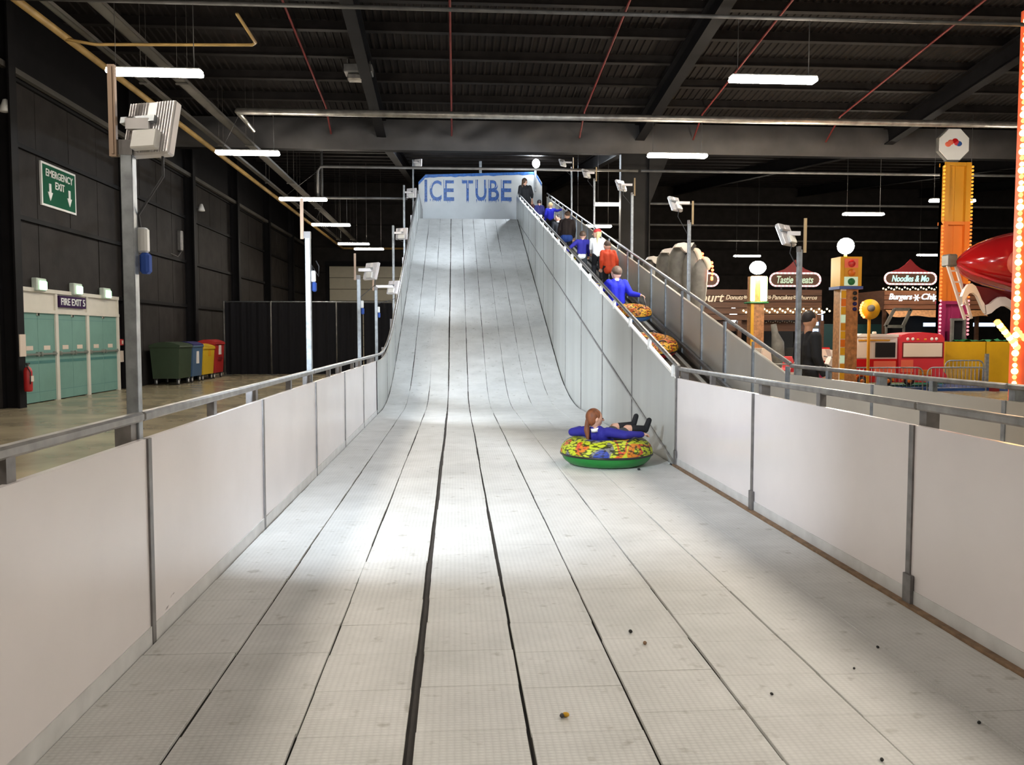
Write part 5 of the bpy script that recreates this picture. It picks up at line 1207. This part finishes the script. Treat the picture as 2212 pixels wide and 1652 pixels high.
q = rp(2212, 562, 16.45); MB().ell((q.x, q.y-.03, q.z), (.40, .12, .30), Matrix.Rotation(-.5, 3, 'Y'), 20, 12).build('lit_opening', 'fair_salmon', t)
MB().tube([rp(2068, 572, 17.1), rp(2100, 590, 16.9), rp(2150, 606, 16.7), rp(2240, 630, 16.5)], .03, 8).build('canopy_rim', 'fair_pink', t)
# scalloped valance boards
def scallop(pts_top, wid, y0, name, mm):
    n = len(pts_top); m = MB(); vs = []
    for (a, b) in pts_top:
        p1, p2 = rp(a, b, y0), rp(a+2, b+wid, y0); vs += [p1, p2, p2+V((0, .08, 0)), p1+V((0, .08, 0))]
    m.add(vs, [[4*i+k, 4*i+4+k, 4*i+4+(k+1) % 4, 4*i+(k+1) % 4] for i in range(n-1) for k in range(4)], False); return m.build(name, mm, t)
c1 = [(2078, 640), (2084, 625), (2092, 614), (2100, 612), (2108, 618), (2115, 632), (2121, 647), (2127, 656)]
c2 = [(2129, 660), (2140, 656), (2150, 647), (2160, 641), (2172, 641), (2184, 648), (2195, 660), (2205, 674), (2216, 692), (2230, 700)]
scallop(c1, 20, 16.75, 'scalloped_trim', 'fair_white'); scallop(c2, 20, 16.75, 'scalloped_trim', 'fair_white')
MB().prism([(2080, 612), (2240, 640), (2240, 720), (2205, 700), (2185, 670), (2165, 660), (2130, 680), (2118, 650), (2102, 630), (2084, 645)], lambda a, b, y: rp(a, b, y), 16.9, 17.0).build('valance', 'fair_dkred', t)
m = MB()
for (a, b, c_, d_) in ((2046, 570, 2084, 690), (2062, 566, 2098, 688)): m.bar(rp(a, b, 17.3), rp(c_, d_, 17.3), .05, .05)
for k in range(5): m.bar(rp(2049+8*k, 585+24*k, 17.3), rp(2068+7*k, 585+24*k, 17.3), .035, .035)
m.build('ladder_truss', 'fair_white', t)
MB().b2((rp(2050, 560).x, CYD, rp(2050, 575).z), (rp(2070, 560).x, CYD+.3, rp(2050, 548).z), .03).build('hinge_block', 'fair_grey', t)
MB().b2((rp(2250, 560).x-.06, CYD-.06, FZ), (rp(2250, 560).x+.06, CYD+.06, rp(2250, 600).z)).build('rear_leg', 'fair_grey', t)
# lamp column and lamp arm
LY = 15.2; lx = at_y(2206, 400, LY).x
t = thing('lamp_column', 'tall ride column studded with yellow and red bulbs', 'light column', (lx, LY, FZ))
MB().b2((lx+.02, LY-.02, FZ), (lx+.20, LY+.2, 7.6)).build('column', 'fair_salmon', t)
z = .45; k = 0
while z < 7.5:
    big = k % 3 == 0
    inst(bulb('bulb_yellow' if big or k % 3 == 1 else 'bulb_red', .062 if big else .042), 'bulb', t, (lx-.03, LY-.04, z)); z += .115; k += 1
qa, qb = at_y(2152, 692, LY), V((lx, LY, at_y(2206, 745, LY).z))
MB().bar(qa, qb, .1, .08).build('sloping_arm', 'fair_amber', t)
for k in range(9):
    p_ = qa.lerp(qb, k/8.0); inst(bulb('bulb_yellow' if k % 2 else 'bulb_amber', .06), 'bulb', t, p_+V((-.02, -.07, -.04)))
    if k > 4: inst(bulb('bulb_red', .05), 'bulb', t, p_+V((.12, -.07, .12)))
# grey covered ride cars standing up behind the ramp
GY = 23.5
def ride_car(px_, ytop, ybot, wpx, label, lit=False, y=GY):
    a, b = at_y(px_-wpx/2, 600, y).x, at_y(px_+wpx/2, 600, y).x; zt_, z0 = at_y(px_, ytop, y).z, at_y(px_, ybot, y).z; c = (a+b)/2; w_ = (b-a)/2; hgt = zt_-z0
    t = thing('ride_car', label, 'ride car', (c, y, z0), 'upright grey ride cars')
    n = 14; prof = []
    vs = []; ks = 14
    for i in range(n+1):
        u = i/n; rr = w_*(.55+.45*math.sin(math.pi*(.12+.6*u)))*(1 if u < .86 else math.cos((u-.86)/.14*1.3)); lean_ = w_*.5*(u-.5)
        for k in range(ks):
            an = 2*math.pi*k/ks; vs.append((c+rr*math.cos(an)+lean_, y+rr*.9*math.sin(an), z0+hgt*u))
    MB().add(vs, [[i*ks+k, i*ks+(k+1) % ks, (i+1)*ks+(k+1) % ks, (i+1)*ks+k] for i in range(n) for k in range(ks)]+[[n*ks+k for k in range(ks)][::-1]], True).build('cover', 'fair_grey', t)
    cap = MB()
    if not lit:
        cap.prism([(-1.0, -.02), (-.75, .26), (-.1, .34), (.25, .27), (.95, .33), (.55, -.15), (.2, -.45), (-.1, -.3), (-.35, -.02)], lambda p_, q_, s: (c+w_*.35+w_*p_*.95, y+s, zt_-w_*.35+q_*w_*1.25), -w_*1.3, -w_*.3).build('hood', 'fair_white', t)
        MB().prism([(.95, .33), (1.2, .1), (.75, -.7), (.35, -.85), (.2, -.45), (.55, -.15)], lambda p_, q_, s: (c+w_*.35+w_*p_*.95, y+s, zt_-w_*.35+q_*w_*1.25), -w_*1.2, -w_*.4).build('visor', 'fair_black', t)
    else:
        pts = [(c+w_*.25+w_*.75*math.sin(a_), y-w_*.6, zt_-w_*.9+w_*1.0*math.cos(a_)) for a_ in [math.pi*.02+math.pi*.62*k/8 for k in range(9)]]
        cap.tube(pts, [.04, .06, .08, .09, .09, .09, .08, .06, .04], 8).build('lit_edge', 'lettering_cream', t)
        for k in range(6): inst(bulb('bulb_red', .04), 'bulb', t, V(pts[4+min(k, 4)])+V((.1, -.05, -.05*k-.02)))
    MB().tube([(c, y+.1, FZ), (c, y+.1, z0+.1)], .09, 10).build('lift_arm', 'fair_grey', t)
ride_car(1402, 556, 640, 34, 'upright grey ride car with a cream hood lowest in the row', y=25.95)
ride_car(1436, 540, 660, 44, 'upright grey ride car with a cream hood in the middle of the row', y=25.2)
ride_car(1463, 528, 680, 44, 'tallest upright grey ride car with a cream hood', y=24.35)
ride_car(1490, 541, 680, 34, 'upright grey ride car with a lit edge beside the tallest one', True, 23.7)
ride_car(1510, 560, 690, 34, 'upright grey ride car with red bulbs below its lit edge', True, 23.1)
# ------------------------------------------------------------------ food stalls
SY = 29.5
def sp(px_, py_, y=SY): return at_y(px_, py_, y)
t = thing('food_stall', 'dark brown food court stall selling donuts and churros', 'food stall', (sp(1640, 700).x, SY+1.2, FZ))
xa, xb = sp(1470, 650).x, sp(1775, 650).x; zt_, zf = sp(1640, 625).z, sp(1640, 692).z
m = MB()
nb = 5
for k in range(nb):
    MB().b2((xa, SY, zf+(zt_-zf)*k/nb+.01), (xb, SY+.08, zf+(zt_-zf)*(k+1)/nb-.01)).build('fascia_plank', 'stall_brown', t)
MB().b2((xa, SY+.1, zt_-.05), (xb, SY+2.6, zt_)).build('roof', 'stall_brown', t)
for x in (xa+.05, sp(1598, 700).x, sp(1776, 700).x): MB().b2((x-.07, SY+.0, FZ), (x+.07, SY+.15, zf)).build('post', 'stall_brown', t)
MB().b2((xa, SY+.5, sp(1640, 715).z), (xb, SY+.7, sp(1640, 693).z)).build('inner_beam', 'stall_brown', t)
MB().b2((xa, SY+.1, FZ), (xb, SY+.5, 1.0)).build('counter', 'stall_dark', t)
MB().b2((xa, SY+2.5, FZ), (xb, SY+2.6, zt_-.05)).build('rear_wall', 'stall_dark', t)
def word(s, x0, x1, y0, y1, mm, par=t, yy=SY-.012, shear=.25):
    a, b = sp(x0, y0, yy), sp(x1, y1, yy); put_text(s, mm, par, ((a.x+b.x)/2, yy, (a.z+b.z)/2), b.x-a.x, a.z-b.z, FACE_CAM, shear=shear, offset=.012)
def snow(px_, py_, r, mm, par, yy):
    c = sp(px_, py_, yy); m = MB()
    for k in range(3):
        a = math.pi*k/3; m.bar(c+V((r*math.cos(a), 0, r*math.sin(a))), c-V((r*math.cos(a), 0, r*math.sin(a))), .03, .02, (0, 1, 0))
    m.build('snowflake', mm, par)
word('Food', 1395, 1488, 630, 652, 'lettering_cream')
word('Court', 1494, 1564, 632, 652, 'lettering_cream'); word('Donuts', 1568, 1605, 637, 647, 'lettering_cream'); word('Pancakes', 1668, 1712, 637, 647, 'lettering_cream'); word('Churros', 1722, 1765, 638, 647, 'lettering_cream')
for px_ in (1610, 1662, 1717): snow(px_, 642, .07, 'lettering_cream', t, SY-.02)
def neon_sign(x0, x1, y0, y1, txt, mm, parent, yy, tubem='neon_pink'):
    a, b = sp(x0, y0, yy), sp(x1, y1, yy); cx, cz, hw, hz = (a.x+b.x)/2, (a.z+b.z)/2, (b.x-a.x)/2, (a.z-b.z)/2; pts = []
    for k in range(13): an = -math.pi/2+math.pi*k/12; pts.append((cx+hw-hz+hz*math.cos(an), yy, cz+hz*math.sin(an)))
    for k in range(13): an = math.pi/2+math.pi*k/12; pts.append((cx-hw+hz+hz*math.cos(an), yy, cz+hz*math.sin(an)))
    bd = MB().prism([(p_[0], p_[2]) for p_ in pts], lambda u, v, s: (u, s, v), yy, yy+.08).build('sign_board', 'stall_brown', parent)
    pts.append(pts[0]); n = 0
    L = len(pts)
    # candy-striped tube, alternate pieces
    dense = []
    for i in range(L-1):
        A, B = V(pts[i]), V(pts[i+1]); c = max(1, int((B-A).length/.07))
        for k in range(c): dense.append(A.lerp(B, k/c))
    dense.append(V(pts[0])); ms = (MB(), MB())
    for i in range(len(dense)-1): ms[i % 2].tube([dense[i]-V((0, .03, 0)), dense[i+1]-V((0, .03, 0))], .035, 6)
    ms[0].build('candy_tube', tubem, bd)['kind'] = 'stuff'; ms[1].build('candy_tube', 'neon_white_soft', bd)['kind'] = 'stuff'
    if txt: put_text(txt, mm, parent, (cx, yy-.02, cz), hw*1.45, hz*1.15, FACE_CAM, shear=.25, offset=.016)
    MB().prism([(cx-hw*.8, cz+hz+.02), (cx-hw*.4, cz+hz+.16), (cx-.2, cz+hz+.3), (cx, cz+hz+.5), (cx+.2, cz+hz+.3), (cx+hw*.4, cz+hz+.16), (cx+hw*.8, cz+hz+.02)], lambda u, v, s: (u, s, v), yy, yy+.06).build('crest', 'fair_dkred', parent)
    for x in (cx-hw*.5, cx+hw*.5): MB().b2((x-.03, yy+.08, cz-hz-.4), (x+.03, yy+.12, cz)).build('sign_leg', 'stall_dark', parent)
mat('neon_white_soft', (0.8, 0.75, 0.7), 0.5, emis=(1.0, 0.9, 0.85), estr=0.5)
neon_sign(1663, 1771, 590, 618, 'Tastie Treats', 'neon_green', t, SY+.3)
neon_sign(1440, 1551, 590, 618, '', 'neon_green', t, SY+.3)
def fairy(x0, x1, py_, n, yy, amp, par, mm='fairy_warm', r=.035):
    for k in range(n):
        p_ = sp(x0+(x1-x0)*k/(n-1), py_+amp*math.sin(k*2.1), yy); inst(bulb(mm, r), 'fairy_light', par, p_)
fairy(1606, 1792, 671, 34, SY-.08, 4, t)
fairy(1650, 1725, 695, 16, SY+.45, 1.2, t, 'lettering_cream', .025)
c = sp(1590, 680); MB().ell(c+V((0, .3, 0)), (.14, .1, .3)).build('window_light', 'glow_white', t)
a, b = sp(1752, 680, SY+.3), sp(1777, 740, SY+.3)
MB().b2((a.x, SY+.3, b.z), (b.x, SY+.7, a.z)).build('lit_cabinet', 'screen_blue', t)
for k in range(4):
    z = b.z+(a.z-b.z)*k/4; MB().b2((a.x-.02, SY+.26, z), (b.x-.08, SY+.31, z+.13)).build('cabinet_shelf', 'fair_black' if k % 2 else 'fair_grey', t)
MB().ell(sp(1770, 675, SY+.2), (.17, .08, .07)).build('cabinet_lamp', 'glow_white', t)
# rough stone-like stump in the stall front
q = sp(1680, 720, SY-.4); MB().tube([sp(1671, 700, SY-.4), sp(1674, 720, SY-.4), sp(1680, 740, SY-.4), (q.x+.05, SY-.4, FZ)], [.1, .12, .22, .25], 10).single('mock_tree', 'fair_grey', 'grey mock tree trunk before the food stall counter', 'decoration')
# second stall
t2 = thing('food_stall', 'brown stall lettered Burgers and Chips under a pink neon sign', 'food stall', (sp(1975, 700).x, SY+1.5, FZ))
xa, xb = sp(1912, 650).x, sp(2120, 650).x; zt_, zf = sp(1975, 628).z, sp(1975, 668).z
mat('stall_brown_lit', (0.24, 0.10, 0.055), 0.5, var=0.3, vscale=4, stretch=(0.3, 1, 3))  # paler copy of the stall brown, light on the fascia put into the colour
for k in range(4): MB().b2((xa, SY, zf+(zt_-zf)*k/4+.01), (xb, SY+.08, zf+(zt_-zf)*(k+1)/4-.01)).build('fascia_plank', 'stall_brown_lit', t2)
MB().b2((xa, SY+.1, zf-.02), (xb, SY+2.6, zt_+.02)).build('roof', 'stall_brown', t2)
n = 20; vs = []
for i in range(n+1):
    x = xa+(xb-xa)*i/n
    for j in range(4): vs.append((x, SY-.05-.12*j, zf-.03-.08*j+.03*math.sin(x*5)*j/3))
MB().add(vs, [[i*4+j, (i+1)*4+j, (i+1)*4+j+1, i*4+j+1] for i in range(n) for j in range(3)], True).build('awning', 'fair_tan', t2)
for x in (xa+.06, xb-.06): MB().b2((x-.06, SY+.1, FZ), (x+.06, SY+.2, zf)).build('post', 'stall_brown', t2)
MB().b2((xa, SY+2.5, FZ), (xb, SY+2.6, zt_)).build('rear_wall', 'stall_dark', t2); MB().b2((xa, SY+.15, FZ), (xb, SY+.6, 1.0)).build('counter', 'stall_dark', t2)
word('Burgers', 1921, 1970, 634, 651, 'lettering_lit', t2); word('Chips', 1991, 2034, 634, 651, 'lettering_lit', t2); snow(1980, 643, .13, 'lettering_lit', t2, SY-.02)
neon_sign(1911, 2021, 589, 614, 'Noodles & Mo', 'neon_teal', t2, SY+.3)
fairy(1908, 2030, 623, 22, SY-.05, 2.5, t2, 'fairy_warm', .03)
for (p0_, p1_) in ((1996, 2022), (2104, 2150)):
    a, b = sp(p0_, 697, SY+1.8), sp(p1_, 705, SY+1.8); MB().b2((a.x, SY+1.8, b.z), (b.x, SY+1.85, a.z)).build('menu_screen', 'screen_blue', t2)
# open hatch frame before the stall
hy = 27.0; pts = [at_y(*p_, hy) for p_ in ((1932, 668), (1968, 668), (1950, 705), (1912, 705))]
t3 = thing('hatch_frame', 'tilted pale square frame standing before the burger stall', 'frame', (pts[2].x, hy, FZ))
for i in range(4): MB().bar(pts[i], pts[(i+1) % 4], .1, .06, (0, 1, 0)).build('frame_bar', 'fair_grey', t3)
for i in (2, 3): MB().bar(pts[i]+V((.05, .02, 0)), V((pts[i].x+.05, hy+.02, FZ)), .06, .06).build('leg', 'fair_grey', t3)
# dark green side screen behind the toy vehicles
a, b = at_y(1778, 690, 31.5), at_y(1915, 690, 31.5)
MB().b2((a.x, 31.5, FZ), (b.x, 31.6, at_y(1850, 700, 31.5).z), .01).single('screen_panel', 'stall_teal', 'dark teal screen between the two food stalls', 'screen')
